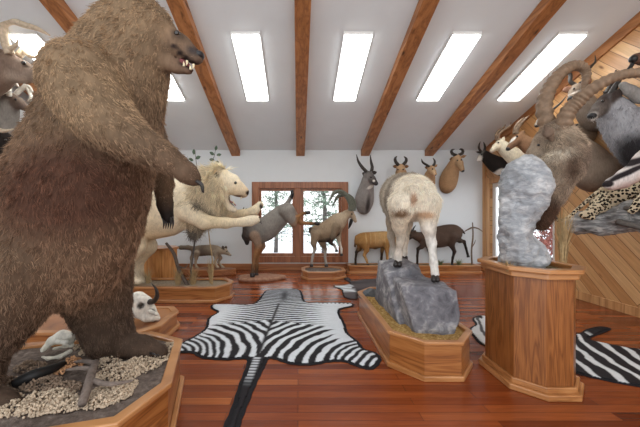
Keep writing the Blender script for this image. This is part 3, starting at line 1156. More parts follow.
fur('fur', S, M['hair'], bear, 140000, 0.038, bear_comb, radius=0.0011, lift=0.26, rnd=0.22, seed=3, clump=0.3, tipfade=1.15, vary=0.32)
for yy in (1.80, 1.92):
    ball('eye', W(177, 33.5, yy), 0.018, M['eye'], bear)
bm = bmesh.new()
bmesh.ops.create_uvsphere(bm, u_segments=14, v_segments=10, radius=1.0)
c = W(199.5, 55.5, 1.853)
for v in bm.verts:
    v.co = Vector((c[0] + v.co.x * 0.03, c[1] + v.co.y * 0.038, c[2] + v.co.z * 0.026))
bm_obj('nose', bm, M['nose'], bear, smooth=True)
S2 = Sculpt(0.006, 0.01)
S2.limb(J((181, 61, 1.855, 3.0), (188, 65.5, 1.85, 2.6)), lin(120, 70, 70))
S2.build('tongue', M['skin'], bear)
for x, y, yy, dz in ((187, 61.5, 1.825, -1), (193.5, 65, 1.83, -1), (187, 61.5, 1.875, -1), (193.5, 65, 1.875, -1), (190.5, 69, 1.83, 1), (190.5, 69, 1.872, 1), (184, 65.5, 1.83, 1)):
    p = W(x, y - 2.0 * -dz * 0.4, yy)
    tubes('tooth', [[p + (0.008,), (p[0], p[1], p[2] + dz * 0.014, 0.006), (p[0] - 0.004, p[1], p[2] + dz * 0.03, 0.001)]], M['tooth'], bear, sides=6, n=2)
# claws: outstretched paw, hanging paw, hind paws
for k in range(5):
    yy = 1.555 + 0.022 * k
    a = W(196 + 1.2 * k - 0.25 * k * k, 181 - 0.4 * k, yy)
    b2 = W(201.5 + 0.9 * k - 0.25 * k * k, 185, yy)
    c2 = W(203.5 + 0.7 * k - 0.25 * k * k, 193, yy)
    claws(bear, [[a + (0.009,), b2 + (0.008,), c2 + (0.0015,)]])
for k in range(5):
    x = 163 + 2.3 * k
    yy = 2.29 + 0.012 * (k % 3)
    claws(bear, [[W(x, 217, yy) + (0.010,), W(x + 1.0, 223, yy - 0.02) + (0.008,), W(x + 0.2, 229, yy - 0.01) + (0.0015,)]])
for k in range(5):
    x = 150 + 3.4 * k
    claws(bear, [[W(x, 353.5 - k * 0.3, 2.18 + 0.03 * k) + (0.009,), W(x + 4, 354, 2.17 + 0.03 * k) + (0.007,), W(x + 8, 357, 2.17 + 0.03 * k) + (0.0015,)]])
for k in range(4):
    x = 10 + 4.0 * k
    claws(bear, [[W(x, 405.5 - k, 1.635 + 0.035 * k) + (0.009,), W(x + 4, 406 - k, 1.63 + 0.035 * k) + (0.007,), W(x + 7, 409 - k, 1.63 + 0.035 * k) + (0.0015,)]])
# ------------------------------------------------------------------ rocks
def rock_mat(name, c1, c2, c3, scale, stretch=(1, 1, 1), bmp=0.8):
    m, nt, b = new_mat(name)
    v = mapped(nt, stretch)
    n = tex_noise(nt, v, scale, 8, 0.68, 0.6)
    n2 = tex_noise(nt, v, scale * 0.28, 3, 0.5, 0.3)
    f = math_(nt, 'ADD', math_(nt, 'MULTIPLY', n, 0.6), math_(nt, 'MULTIPLY', n2, 0.4))
    nt.links.new(ramp(nt, f, [(0.32, c1), (0.5, c2), (0.66, c3)]), b.inputs['Base Color'])
    b.inputs['Roughness'].default_value = 0.9
    b.inputs['Specular IOR Level'].default_value = 0.2
    bump(nt, n, b, bmp, 0.015)
    return m


M['rock'] = rock_mat('grey_rock', lin(74, 73, 78), lin(124, 123, 128), lin(196, 193, 190), 10)
M['palerock'] = rock_mat('pale_rock', lin(112, 115, 119), lin(160, 163, 167), lin(214, 214, 214), 12, (1, 1, 2.2), 1.0)
M['darkrock'] = rock_mat('dark_stone', lin(72, 76, 80), lin(98, 102, 106), lin(130, 132, 134), 14)

r = thing('boulder', 'large grey stepped rock in the gravel planter, under the white sheep', 'rock', (1.22, 3.2, 0.27))
S = Sculpt(0.013, 0.012)
g = (0.3, 0.3, 0.3)
S.hull([(1.10, 2.80, 0.26), (1.42, 2.76, 0.26), (1.47, 3.05, 0.26), (1.06, 3.4, 0.26), (1.0, 2.92, 0.70), (1.03, 3.3, 0.72), (1.28, 2.80, 0.71), (1.48, 2.82, 0.68), (1.50, 3.12, 0.69), (1.40, 3.35, 0.70), (1.22, 2.76, 0.50), (1.49, 2.79, 0.45)], g, rnd=0.006)
S.hull([(1.02, 3.0, 0.26), (1.0, 3.9, 0.26), (1.42, 3.9, 0.26), (1.45, 3.2, 0.26), (0.96, 3.3, 0.74), (1.02, 3.85, 0.80), (1.15, 3.28, 0.79), (1.36, 3.4, 0.80), (1.38, 3.85, 0.82), (1.06, 3.5, 0.845), (1.24, 3.62, 0.86)], g, rnd=0.006, k=0.015)
S.hull([(1.2, 3.22, 0.7), (1.36, 3.2, 0.7), (1.4, 3.5, 0.7), (1.2, 3.5, 0.7), (1.25, 3.35, 0.83), (1.33, 3.45, 0.82)], g, rnd=0.01, k=0.02)


def rockd(amp, sc, seed):
    def f(V):
        a = np.array([mnoise.ridged_multi_fractal(Vector(p * sc) + Vector((seed, 0, 0)), 1.0, 2.0, 4, 1.0, 2.0) for p in V])
        return (a - a.mean()) * amp
    return f


S.build('rock_body', M['rock'], r, disp=rockd(0.013, 3.8, 3))
r = thing('stone', 'small dark stone lying in the planter gravel beside the boulder', 'stone', W(368, 295, 4.15))
S = Sculpt(0.008, 0.02)
S.hull([W(360, 296.5, 4.1), W(378, 296, 4.1), W(362, 293, 4.2), W(368, 289, 4.15), W(376, 290, 4.2), W(363, 298, 4.0), W(377, 299, 4.0), W(372, 289.5, 4.0)], g, rnd=0.012)
S.build('stone_body', M['darkrock'], r, disp=rockd(0.006, 9, 1))

r = thing('rock_column', 'tall pale grey rock column standing on the oak pedestal', 'rock', (1.93, 2.62, 0.95))
S = Sculpt(0.013, 0.05)
S.limb(J((523, 258, 2.62, 20), (517, 242, 2.62, 13.5), (516, 224, 2.62, 11.5), (523, 200, 2.62, 17), (526.5, 182, 2.62, 19), (525, 172, 2.62, 14)), g, spline=True)
S.limb(J((542, 260, 2.56, 6), (534, 254, 2.6, 6)), g)
S.limb(J((505, 258, 2.6, 4), (506, 225, 2.6, 4), (509, 180, 2.6, 5)), g)
S.limb(J((520, 257, 2.5, 9), (516, 230, 2.53, 8)), g)
S.build('rock_body', M['palerock'], r, disp=rockd(0.026, 7.0, 8))

# ------------------------------------------------------------------ leaping lion
cream, straw, greym, lbelly = lin(232, 218, 190), lin(216, 196, 160), lin(104, 96, 88), lin(210, 182, 142)
L = thing('lion', 'cream coloured male lion leaping with both forepaws stretched out', 'lion', (-2.3, 5.08, 0.22))
S = Sculpt(0.015, 0.07)
sq = ((0, 1, 0), 0.78)
Y0 = 5.08
S.limb(J((128, 214, Y0, 24), (150, 209, Y0, 25), (175, 204, Y0, 25), (192, 199, Y0, 23)), (cream, straw, cream, cream), squash=sq, spline=True)
S.limb(J((188, 198, Y0, 23), (206, 190, Y0, 19), (220, 182, Y0, 13)), cream, squash=((0, 1, 0), 0.85))
S.limb(J((140, 228, Y0, 14), (170, 224, Y0, 12)), lbelly, squash=sq)
# head, open jaws
S.limb(J((220, 181, Y0, 13), (231, 183, Y0, 9.8)), cream, k=0.04)
S.limb(J((230, 185.5, Y0, 9), (238, 189, Y0, 7.6), (243, 192, Y0, 6.0)), (cream, lin(222, 200, 166), lin(200, 176, 146)), k=0.03)
S.limb(J((223, 197, Y0, 7), (230, 207, Y0, 3.8), (234, 210, Y0, 3.0)), (cream, lin(214, 200, 180)), k=0.03)
S.limb(J((226.5, 197.5, Y0, 2.4), (234, 201, Y0, 4.0), (243, 204.5, Y0, 5.6)), lin(56, 32, 32), k=0.012, cut=True, fur=0)
for dy in (-0.15, 0.15):
    S.limb([W(217, 178, Y0 + dy) + (0.055,), W(216, 172.5, Y0 + dy * 1.1) + (0.05,)], lin(196, 164, 120), k=0.03, squash=((1, 0, 0), 0.6))
S.paint(W(248, 193, Y0), (0.055, 0.09, 0.04), lin(46, 32, 30), 0.4)
S.paint(W(239, 196.5, Y0), (0.09, 0.3, 0.022), lin(120, 92, 76), 0.8)
S.paint(W(217, 175, Y0 - 0.2), (0.04, 0.07, 0.05), lin(58, 44, 34), 0.5)
# forelegs reaching to the right
S.limb(J((188, 211, Y0 - 0.24, 11.5), (204, 222, Y0 - 0.27, 7.2), (226, 223, Y0 - 0.26, 5.0), (243, 222, Y0 - 0.24, 4.0), (250, 221, Y0 - 0.24, 4.6), (256, 219.5, Y0 - 0.24, 4.4)), (cream, straw, cream, cream), k=0.06)
S.limb(J((196, 210, Y0 + 0.22, 10), (222, 214.5, Y0 + 0.24, 5.4), (244, 213.5, Y0 + 0.22, 3.8), (254, 211, Y0 + 0.2, 4.2), (260, 205, Y0 + 0.2, 3.8)), (cream, straw, cream), k=0.06)
S.paint(W(261, 206, Y0 + 0.2), (0.035, 0.08, 0.06), lin(66, 58, 54), 0.4)
# hind legs on the sand
for dy, dx in ((-0.2, 0), (0.2, 10)):
    S.limb(J((128 + dx * 0.3, 222, Y0 + dy, 19), (136 + dx, 246, Y0 + dy, 10), (127 + dx, 263, Y0 + dy, 5.5), (131 + dx, 279.5, Y0 + dy, 4.2), (139 + dx, 281.6, Y0 + dy, 2.8)), (straw, cream, cream), k=0.05)
S.limb(J((112, 210, Y0, 4), (98, 222, Y0 + 0.05, 2.6), (92, 238, Y0 + 0.05, 2.6)), straw, k=0.04)
S.build('body', M['pelt'], L)
MS = Sculpt(0.02, 0.06)
MS.limb(J((198, 203, Y0, 22), (207, 191, Y0, 19), (219, 180, Y0, 13)), (lin(210, 192, 162), lin(220, 202, 170), cream), squash=((0, 1, 0), 0.85))
MS.limb(J((198, 222, Y0, 8), (196, 229, Y0, 4)), greym)
MS.paint(W(205, 214, Y0 - 0.3), (0.30, 0.5, 0.13), greym, 0.9, ax=((0.6, 0, -0.8), (0, 1, 0), (0.8, 0, 0.6)))
MS.mesh()


def mane_comb(P):
    d = np.zeros_like(P)
    d[:, 0] = -0.55
    d[:, 2] = -1.0
    return d


fur('mane', MS, M['hair'], L, 22000, 0.19, mane_comb, radius=0.0026, lift=0.16, rnd=0.24, seed=5, clump=0.35, tipfade=1.0, vary=0.16,
    mask=lambda C: ((C[:, 0] < (226 - CX) * Y0 / F) & (C[:, 0] > (190 - CX) * Y0 / F)).astype(float))
for dy in (-0.135, 0.135):
    eye(L, 235.5, 182.8, Y0 + dy * 2, 1.5)
tubes('tongue', [[W(230, 201, Y0) + (0.03,), W(234, 203.5, Y0) + (0.028,), W(236, 206, Y0) + (0.012,)]], plain('pink_tongue', lin(176, 120, 116), 0.5), L, flat=0.5)
for x, y, dz, dy in ((241.5, 196, -1, -0.04), (241.5, 196, -1, 0.04), (234, 204, 1, -0.03), (234, 204, 1, 0.03)):
    p = W(x, y, Y0 + dy)
    tubes('tooth', [[p + (0.014,), (p[0] - 0.005, p[1], p[2] + dz * 0.03, 0.011), (p[0] - 0.012, p[1], p[2] + dz * 0.062, 0.002)]], M['tooth'], L, sides=6, n=2)
for k in range(4):
    claws(L, [[W(256 + 1.2 * k * 0.5, 217 + 1.6 * k, Y0 - 0.27 + 0.02 * k) + (0.009,), W(259.5 + k * 0.4, 217.5 + 1.7 * k, Y0 - 0.27 + 0.02 * k) + (0.007,), W(261 + k * 0.3, 219.5 + 1.7 * k, Y0 - 0.27 + 0.02 * k) + (0.001,)]])

# ------------------------------------------------------------------ white sheep on the boulder, seen from behind
sw, sg, sc_, lw = lin(238, 226, 206), lin(168, 156, 140), lin(222, 198, 166), lin(238, 234, 226)
A = thing('mountain_sheep', 'shaggy cream coloured mountain sheep seen from behind, standing on the grey boulder', 'sheep', (1.3, 3.4, 0.75))
S = Sculpt(0.014, 0.06)
S.limb(J((413, 199, 3.24, 20), (410, 197, 3.5, 21), (405, 196, 3.85, 20.5), (403, 196, 4.15, 20), (403, 191, 4.4, 16)), (sw, sw, sg, sg, sw), spline=True)
S.limb(J((402, 205, 3.5, 16), (401, 203, 4.0, 17)), sg)
S.limb(J((402, 205, 3.15, 14), (400, 215, 3.2, 9)), sw, k=0.04)
S.limb(J((427, 204, 3.12, 13.5), (428, 215, 3.1, 9.5)), sw, k=0.04)
S.limb(J((414, 190, 3.05, 6), (415, 199, 3.02, 3.5)), sw, k=0.03)
# hind legs
S.limb(J((427, 212, 3.12, 10), (428.5, 228, 3.08, 6.6), (431.5, 243, 3.12, 4.2), (433.5, 262, 3.04, 3.5), (435, 274, 3.02, 4.2)), (sc_, lw, lw, lw), k=0.04, fur=0.3)
S.limb(J((401, 212, 3.2, 10), (399.5, 226, 3.3, 6.8), (401, 240, 3.42, 4.0), (398.5, 254, 3.38, 3.2), (398, 260, 3.38, 3.8)), (sc_, sw, lin(196, 180, 164), lw), k=0.04, fur=0.3)
# forelegs
S.limb(J((394, 205, 4.05, 9), (392, 222, 4.05, 5.5), (391, 236, 3.9, 3.4), (394, 252, 3.8, 2.8), (393, 259, 3.78, 3.2)), (sg, lin(150, 132, 112), lw), k=0.04, fur=0.3)
S.limb(J((408, 205, 4.0, 9), (407, 224, 3.95, 5), (405, 240, 3.85, 3.2), (404, 252, 3.8, 2.7), (404, 256, 3.78, 3.0)), (sg, sw, lw), k=0.04, fur=0.3)
# neck and lowered head beyond the body
S.limb(J((403, 192, 4.35, 14), (405, 190, 4.65, 11), (408, 191, 4.9, 9)), sw, k=0.05)
S.limb(J((408, 191, 4.9, 8), (410, 200, 5.05, 5), (411, 205, 5.08, 4)), sw, k=0.04, fur=0.3)
S.paint(W(414, 199, 3.0), (0.03, 0.2, 0.06), lin(196, 160, 132), 0.9)
S.paint(W(408, 176, 3.55), (0.30, 0.16, 0.16), lin(158, 146, 132), 0.9)
S.paint(W(386, 195, 3.45), (0.12, 0.14, 0.22), lin(158, 146, 132), 0.9)
S.paint(W(401, 214, 3.05), (0.08, 0.2, 0.04), lin(150, 120, 92), 0.9)
S.paint(W(426, 215, 3.0), (0.09, 0.2, 0.035), lin(196, 160, 128), 0.9)
S.build('body', M['skin'], A, under=0.8)


def sheep_comb(P):
    d = np.zeros_like(P)
    d[:, 2] = -0.9
    d[:, 1] = -0.35
    d[:, 0] = 0.3 * np.sin(P[:, 2] * 11)
    return d


fur('fleece', S, M['hair'], A, 42000, 0.042, sheep_comb, radius=0.0013, lift=0.28, rnd=0.25, seed=9, clump=0.22, tipfade=1.03, vary=0.13)
for p, q in (((435, 276, 3.0), (435.5, 279.5, 2.97)), ((398, 261, 3.37), (397.5, 264.5, 3.34)), ((393, 259, 3.77), (392.5, 262, 3.75)), ((404, 256.5, 3.77), (403.5, 259.5, 3.75))):
    k = p[2] / F
    tubes('hoof', [[W(p[0] + s, p[1], p[2]) + (2.1 * k,), W(q[0] + s * 1.1, q[1], q[2]) + (2.6 * k,), W(q[0] + s * 1.1, q[1] + 0.8, q[2] - 0.02) + (2.3 * k,)] for s in (-1.7, 1.7)], M['claw'], A, sides=8, n=2)
for s in (-1, 1):
    tubes('horn', [[W(408 + 4 * s, 186, 4.9) + (0.05,), W(408 + 9 * s, 184, 4.8) + (0.048,), W(408 + 13 * s, 189, 4.75) + (0.04,), W(408 + 13 * s, 196, 4.9) + (0.028,), W(408 + 10 * s, 197, 5.05) + (0.006,)]], M['hornbrown'], A, sides=10, ridge=0.1, ridges=14)
    ball('eye', W(409 + 6 * s, 194, 5.0), 0.018, M['eye'], A)

# ------------------------------------------------------------------ long horned ibex on the pedestal
ib, ibl, ibd = lin(150, 130, 112), lin(190, 172, 150), lin(84, 60, 46)
B = thing('ibex_mount', 'shaggy grey brown ibex with huge ridged horns sweeping back, mounted on the pale rock column', 'ibex', (2.2, 2.7, 1.2))
S = Sculpt(0.012, 0.05)
S.limb(J((563, 170, 2.68, 15), (566, 154, 2.70, 14), (561, 143, 2.74, 12.8), (556, 134, 2.76, 11)), (ib, ib, ibl, ib), spline=True)
S.limb(J((556, 180, 2.68, 13), (548, 195, 2.68, 11), (543, 210, 2.67, 7.5), (540, 224, 2.66, 5)), (ib, ib, ibd, ibd), spline=True)
S.limb(J((553, 168, 2.68, 14), (545, 188, 2.68, 12)), (ibl, ib))
S.limb(J((555, 131, 2.77, 11), (545, 142, 2.80, 9.5), (536, 154, 2.83, 7.5), (530, 162, 2.85, 5.5)), (ib, ib, ibl, ibd), k=0.04, fur=0.35)
S.limb(J((552, 139, 2.64, 3.2), (548, 132, 2.58, 4.4), (545, 125.5, 2.55, 1.4)), (ib, lin(110, 92, 80)), k=0.02, squash=((0.4, 1, 0), 0.5), fur=0.3)
S.limb(J((555, 134, 2.88, 3), (553, 128, 2.93, 3.4), (552, 124, 2.95, 1.2)), ib, k=0.02, squash=((0.4, 1, 0), 0.5), fur=0.3)
S.paint(W(585, 160, 2.6), (0.08, 0.2, 0.10), lin(126, 108, 94), 0.8)
S.paint(W(558, 152, 2.55), (0.13, 0.16, 0.06), lin(214, 200, 180), 0.9)
S.paint(W(572, 168, 2.55), (0.06, 0.14, 0.10), lin(104, 84, 70), 0.9)
S.paint(W(551, 214, 2.58), (0.10, 0.2, 0.12), ibd, 0.9)
S.build('body', M['skin'], B, under=0.6)


def ibex_comb(P):
    d = np.zeros_like(P)
    d[:, 2] = -0.8
    d[:, 0] = 0.6 * np.sin((P[:, 2] + P[:, 0]) * 6)
    d[:, 1] = -0.1
    return d


fur('fur', S, M['hair'], B, 36000, 0.040, ibex_comb, radius=0.0011, lift=0.30, rnd=0.28, seed=11, clump=0.3, tipfade=1.08, vary=0.26)
tubes('horn', [J((549, 131, 2.80, 6.6), (544, 107, 2.82, 6.2), (550, 87.5, 2.84, 5.5), (561, 73, 2.86, 4.9), (573, 66, 2.88, 4.4), (582, 67, 2.88, 4.0), (586.5, 74, 2.88, 3.5), (584.5, 84, 2.86, 2.5), (580, 94, 2.84, 0.8))], M['hornbrown'], B, sides=14, n=16, ridge=0.20, ridges=24)
tubes('horn', [J((561, 132, 2.70, 6.8), (568, 112, 2.66, 6.3), (578, 101.5, 2.62, 5.8), (591, 90, 2.56, 5.3), (610, 79, 2.50, 4.7), (629, 73.5, 2.45, 4.2), (648, 74, 2.42, 3.7), (664, 81, 2.40, 3.0), (676, 95, 2.40, 1.0))], M['hornbrown'], B, sides=14, n=16, ridge=0.20, ridges=24)
eye(B, 538.5, 145, 2.72, 1.3)
eye(B, 541, 143, 2.95, 1.3)
# ------------------------------------------------------------------ helpers for the other animals
def ear(S, x0, y0, x1, y1, Y, w, col, dy=0.0, k=0.012):
    xm, ym = (x0 * 0.45 + x1 * 0.55), (y0 * 0.45 + y1 * 0.55)
    S.limb(J((x0, y0, Y, w * 0.6), (xm, ym, Y + dy * 0.5, w), (x1, y1, Y + dy, w * 0.25)), col, k=k, squash=((0.35, 1, 0), 0.5))


def horns(t, mat, *paths, **kw):
    for p in paths:
        tubes('horn', [J(*p)], M[mat], t, **dict(dict(sides=9, n=8), **kw))


def hooves(t, pts, mat='claw'):
    """each: (px, py, Y, r_px) of the hoof top"""
    for x, y, Y, r in pts:
        k = Y / F
        p = W(x, y, Y)
        tubes('hoof', [[(p[0], p[1], p[2], r * k), (p[0] + 0.004, p[1] - 0.004, p[2] - 1.2 * r * k, r * 1.25 * k), (p[0] + 0.006, p[1] - 0.006, p[2] - 1.9 * r * k, r * 1.2 * k)]], M[mat], t, sides=8, n=2)


# ------------------------------------------------------------------ bucking antelope in front of the window
gy, gyd, org, blk, wht = lin(140, 134, 127), lin(92, 86, 82), lin(150, 108, 72), lin(38, 34, 33), lin(222, 216, 206)
Y0 = 6.4
t = thing('antelope', 'grey antelope bucking with hind legs and tail thrown up, in front of the window', 'antelope', (-0.85, Y0, 0.08))
S = Sculpt(0.012, 0.05)
sq = ((0, 1, 0), 0.72)
S.limb(J((254, 231.5, Y0, 9.5), (264, 230, Y0, 10.6), (275, 221, Y0, 9.6), (285, 211.5, Y0, 7.8)), (gyd, gy, gy, gy), squash=sq, spline=True)
S.limb(J((250, 228, Y0, 8), (246.5, 236, Y0 + 0.05, 4.5), (247, 243, Y0 + 0.1, 2.2)), (gyd, blk), k=0.03, squash=sq)
S.limb(J((252, 226, Y0 + 0.05, 7), (246, 221, Y0 + 0.3, 5), (243, 217, Y0 + 0.5, 4.4)), gyd)
S.limb(J((243, 216, Y0 + 0.5, 4.4), (239, 219, Y0 + 0.52, 3), (235, 222, Y0 + 0.53, 2.2)), gyd, k=0.03)
ear(S, 244, 214, 247, 208, Y0 + 0.6, 1.8, gyd)
for dy, a in ((-0.13, 0), (0.13, 4)):
    S.limb(J((255 + a, 236, Y0 + dy, 5.5), (258.5 + a, 246, Y0 + dy, 3.0), (255 + a * 0.6, 256, Y0 + dy, 2.0), (253 + a, 266, Y0 + dy, 1.6), (252.5 + a, 272.5, Y0 + dy, 1.9)), (gy, org, org, lin(120, 88, 62), blk), k=0.03)
S.limb(J((287, 211, Y0 - 0.12, 8), (291, 219, Y0 - 0.14, 5.0), (293.5, 224, Y0 - 0.14, 3.0), (297.5, 217, Y0 - 0.14, 1.9), (303, 213.5, Y0 - 0.14, 1.5), (306, 213, Y0 - 0.14, 1.6)), (gy, gy, org, org, blk), k=0.03)
S.limb(J((288, 210, Y0 + 0.12, 7), (295, 217, Y0 + 0.14, 4.0), (301, 223, Y0 + 0.14, 2.0), (311, 223.5, Y0 + 0.14, 1.5), (315, 223.5, Y0 + 0.14, 1.6)), (gy, org, org, blk), k=0.03)
S.limb(J((287, 205, Y0, 3.2), (290, 199, Y0, 1.8), (292.5, 193, Y0, 1.3)), (gy, gyd), k=0.03)
S.build('body', M['pelt'], t)
tl = [[W(290, 199, Y0) + (0.036,), W(292 + 0.6 * math.sin(i * 2.1), 195.5, Y0 + 0.02 * math.cos(i * 1.7)) + (0.030,), W(291.8 + 1.5 * math.sin(i * 1.3), 190 - 0.4 * (i % 3), Y0 + 0.03 * math.cos(i)) + (0.003,)] for i in range(9)]
tubes('tail_tuft', tl, M['blackmatte'], t, sides=5, n=3)
hooves(t, [(252.3, 273, Y0 - 0.13, 2.0), (256.3, 273, Y0 + 0.13, 2.0)])
tubes('hoof', [J((306, 213, Y0 - 0.14, 1.7), (309, 212.6, Y0 - 0.14, 1.9), (310.5, 212.4, Y0 - 0.14, 1.0))], M['claw'], t, n=2)
tubes('hoof', [J((315, 223.5, Y0 + 0.14, 1.7), (318, 223.6, Y0 + 0.14, 1.9), (320, 223.6, Y0 + 0.14, 1.0))], M['claw'], t, n=2)
horns(t, 'horn', ((242, 214, Y0 + 0.46, 1.2), (243, 210, Y0 + 0.44, 0.9), (244, 207, Y0 + 0.44, 0.2)))
eye(t, 240, 216.5, Y0 + 0.45, 0.8)

# ------------------------------------------------------------------ small ibex, rearing
Y0 = 6.72
tn, tnl, tnd = lin(158, 138, 114), lin(190, 172, 148), lin(62, 52, 46)
t = thing('ibex', 'tan ibex with long back curved horns, one foreleg raised, on the small octagonal plinth', 'ibex', (0.6, Y0, 0.16))
S = Sculpt(0.010, 0.04)
S.limb(J((317, 232, Y0, 6.8), (326, 230, Y0, 7.6), (335, 224, Y0, 7.8), (340, 220, Y0, 6.8)), (tn, tn, tn, tnl), squash=((0, 1, 0), 0.7), spline=True)
S.limb(J((340, 220, Y0, 6.2), (346, 215, Y0, 4.4), (350, 212.5, Y0, 3.6)), (tn, tnl, tn), k=0.03)
S.limb(J((350, 212.5, Y0, 3.5), (353, 216.5, Y0, 2.5), (355.3, 221, Y0, 1.7)), (tn, tnl), k=0.02)
S.limb(J((318, 239, Y0, 3), (328, 239, Y0, 3), (337, 233, Y0, 3)), tnd, k=0.03, squash=((0, 1, 0), 0.7))
ear(S, 349, 211, 345.5, 212.5, Y0 - 0.08, 1.3, tn)
ear(S, 351, 210.5, 353, 208.5, Y0 + 0.08, 1.3, tn)
S.limb(J((316, 234, Y0 - 0.1, 5.4), (313.5, 243, Y0 - 0.1, 3.0), (315, 249, Y0 - 0.1, 1.6), (312.5, 257, Y0 - 0.1, 1.3), (311.5, 263.5, Y0 - 0.1, 1.5)), (tn, tn, tnd, wht, tnd), k=0.025)
S.limb(J((319, 235, Y0 + 0.1, 5.2), (322, 243, Y0 + 0.1, 3.0), (325.5, 249, Y0 + 0.1, 1.6), (325, 257, Y0 + 0.1, 1.3), (326, 263.5, Y0 + 0.1, 1.5)), (tn, tn, tnd, wht, tnd), k=0.025)
S.limb(J((336, 227, Y0 - 0.1, 4.5), (333, 237, Y0 - 0.11, 2.6), (330.5, 243, Y0 - 0.11, 1.5), (334.5, 245.5, Y0 - 0.11, 1.2), (336, 249, Y0 - 0.11, 1.3)), (tn, tnd, tnd, wht), k=0.025)
S.limb(J((339, 227, Y0 + 0.1, 4.2), (338, 237, Y0 + 0.1, 2.4), (339.5, 243, Y0 + 0.1, 1.5), (341.5, 249, Y0 + 0.1, 1.1), (341.5, 253, Y0 + 0.1, 1.2)), (tn, tnl, wht, wht), k=0.025)
S.limb(J((311, 229, Y0, 2), (309.5, 232, Y0, 1.1)), tnd, k=0.02)
S.build('body', M['pelt'], t)
tubes('beard', [J((351.5, 219, Y0 - 0.01, 1.3), (350, 224, Y0 - 0.01, 1.3), (348.6, 229, Y0, 0.3)), J((352.5, 219.5, Y0 + 0.02, 1.2), (350.6, 224.5, Y0 + 0.02, 1.1), (349.4, 228, Y0 + 0.02, 0.3))], M['blackmatte'], t, sides=6, n=4)
horns(t, 'hornolive', ((351.2, 211, Y0 - 0.05, 2.9), (351, 203.5, Y0 - 0.06, 2.8), (347, 196, Y0 - 0.08, 2.5), (340, 191.5, Y0 - 0.1, 2.1), (333.5, 193.5, Y0 - 0.12, 1.7), (329.3, 202, Y0 - 0.13, 0.4)),
      ((352.5, 210.5, Y0 + 0.05, 2.8), (353.5, 203.5, Y0 + 0.06, 2.7), (350, 197.5, Y0 + 0.08, 2.4), (343.5, 194.5, Y0 + 0.1, 2.0), (337, 197.5, Y0 + 0.12, 1.5), (333, 206, Y0 + 0.13, 0.4)), ridge=0.14, ridges=22, n=12, sides=10)
hooves(t, [(311.4, 264, Y0 - 0.1, 1.5), (326.1, 264, Y0 + 0.1, 1.5), (336.3, 249.5, Y0 - 0.11, 1.3), (341.6, 253.5, Y0 + 0.1, 1.2)])
eye(t, 351.8, 214, Y0 - 0.055, 0.75)
eye(t, 351.8, 214, Y0 + 0.055, 0.75)

# ------------------------------------------------------------------ two small antelopes on the long plinth
Y0 = 7.22
oc, ocl, ocd = lin(168, 126, 76), lin(196, 160, 110), lin(60, 48, 40)
t = thing('antelope', 'small orange tan antelope with faint pale stripes, left end of the long wall plinth', 'antelope', (1.9, Y0, 0.17))
S = Sculpt(0.010, 0.04)
sq = ((0, 1, 0), 0.66)
S.limb(J((361.5, 240, Y0, 6.6), (370, 240, Y0, 6.8), (380, 239, Y0, 6.6), (387, 238, Y0, 5.6)), (oc, oc, ocl, oc), squash=sq, spline=True)
S.limb(J((363, 245.5, Y0, 2.6), (375, 246, Y0, 2.8), (384, 244.5, Y0, 2.6)), ocd, k=0.03, squash=sq)
S.limb(J((388, 237, Y0, 5), (393, 239.5, Y0, 3.8), (396, 243, Y0, 3.0), (397.5, 247.5, Y0, 2.0)), (oc, ocl, oc, ocd), k=0.03)
ear(S, 395, 239.5, 393, 236, Y0 - 0.07, 1.3, oc)
ear(S, 396.5, 240, 398, 236.5, Y0 + 0.07, 1.3, oc)
S.limb(J((361, 243, Y0 + 0.09, 4.6), (359, 249, Y0 + 0.09, 2.4), (356.5, 252, Y0 + 0.09, 1.4), (355.5, 259, Y0 + 0.09, 1.0), (355.5, 263, Y0 + 0.09, 1.2)), (oc, ocd, ocd, ocd), k=0.025)
S.limb(J((364, 243, Y0 - 0.09, 4.8), (366.5, 250, Y0 - 0.09, 2.5), (364.3, 255, Y0 - 0.09, 1.5), (366.5, 260, Y0 - 0.09, 1.1), (367.5, 263.5, Y0 - 0.09, 1.2)), (oc, oc, ocl, oc), k=0.025)
S.limb(J((384, 243, Y0 + 0.08, 3.6), (382, 251, Y0 + 0.08, 1.6), (381.5, 258, Y0 + 0.08, 1.1), (381, 263.5, Y0 + 0.08, 1.2)), (oc, ocd, ocd), k=0.025)
S.limb(J((386.5, 243, Y0 - 0.08, 3.8), (387, 251, Y0 - 0.08, 1.7), (387.3, 258, Y0 - 0.08, 1.2), (387.6, 263.5, Y0 - 0.08, 1.2)), (oc, oc, ocl), k=0.025)
S.limb(J((357, 237, Y0, 2), (355.5, 241, Y0, 1.1), (355, 246, Y0, 1.2)), (oc, ocd), k=0.02)
for i in range(5):
    x = 365 + 4.6 * i
    S.paint(W(x, 238, Y0), (0.014, 0.4, 0.15), lin(190, 156, 108), 0.8)
S.build('body', M['pelt'], t)
hooves(t, [(355.5, 263.5, Y0 + 0.09, 1.2), (367.6, 263.8, Y0 - 0.09, 1.3), (381, 263.8, Y0 + 0.08, 1.2), (387.6, 263.8, Y0 - 0.08, 1.3)])
horns(t, 'horn', ((395, 239.5, Y0 - 0.03, 0.9), (392, 236, Y0 - 0.04, 0.7), (391, 232.5, Y0 - 0.05, 0.2)), ((396.3, 239, Y0 + 0.03, 0.9), (395, 235.5, Y0 + 0.04, 0.7), (395, 232, Y0 + 0.05, 0.2)), n=4)
eye(t, 396.5, 242.3, Y0 - 0.065, 0.7)

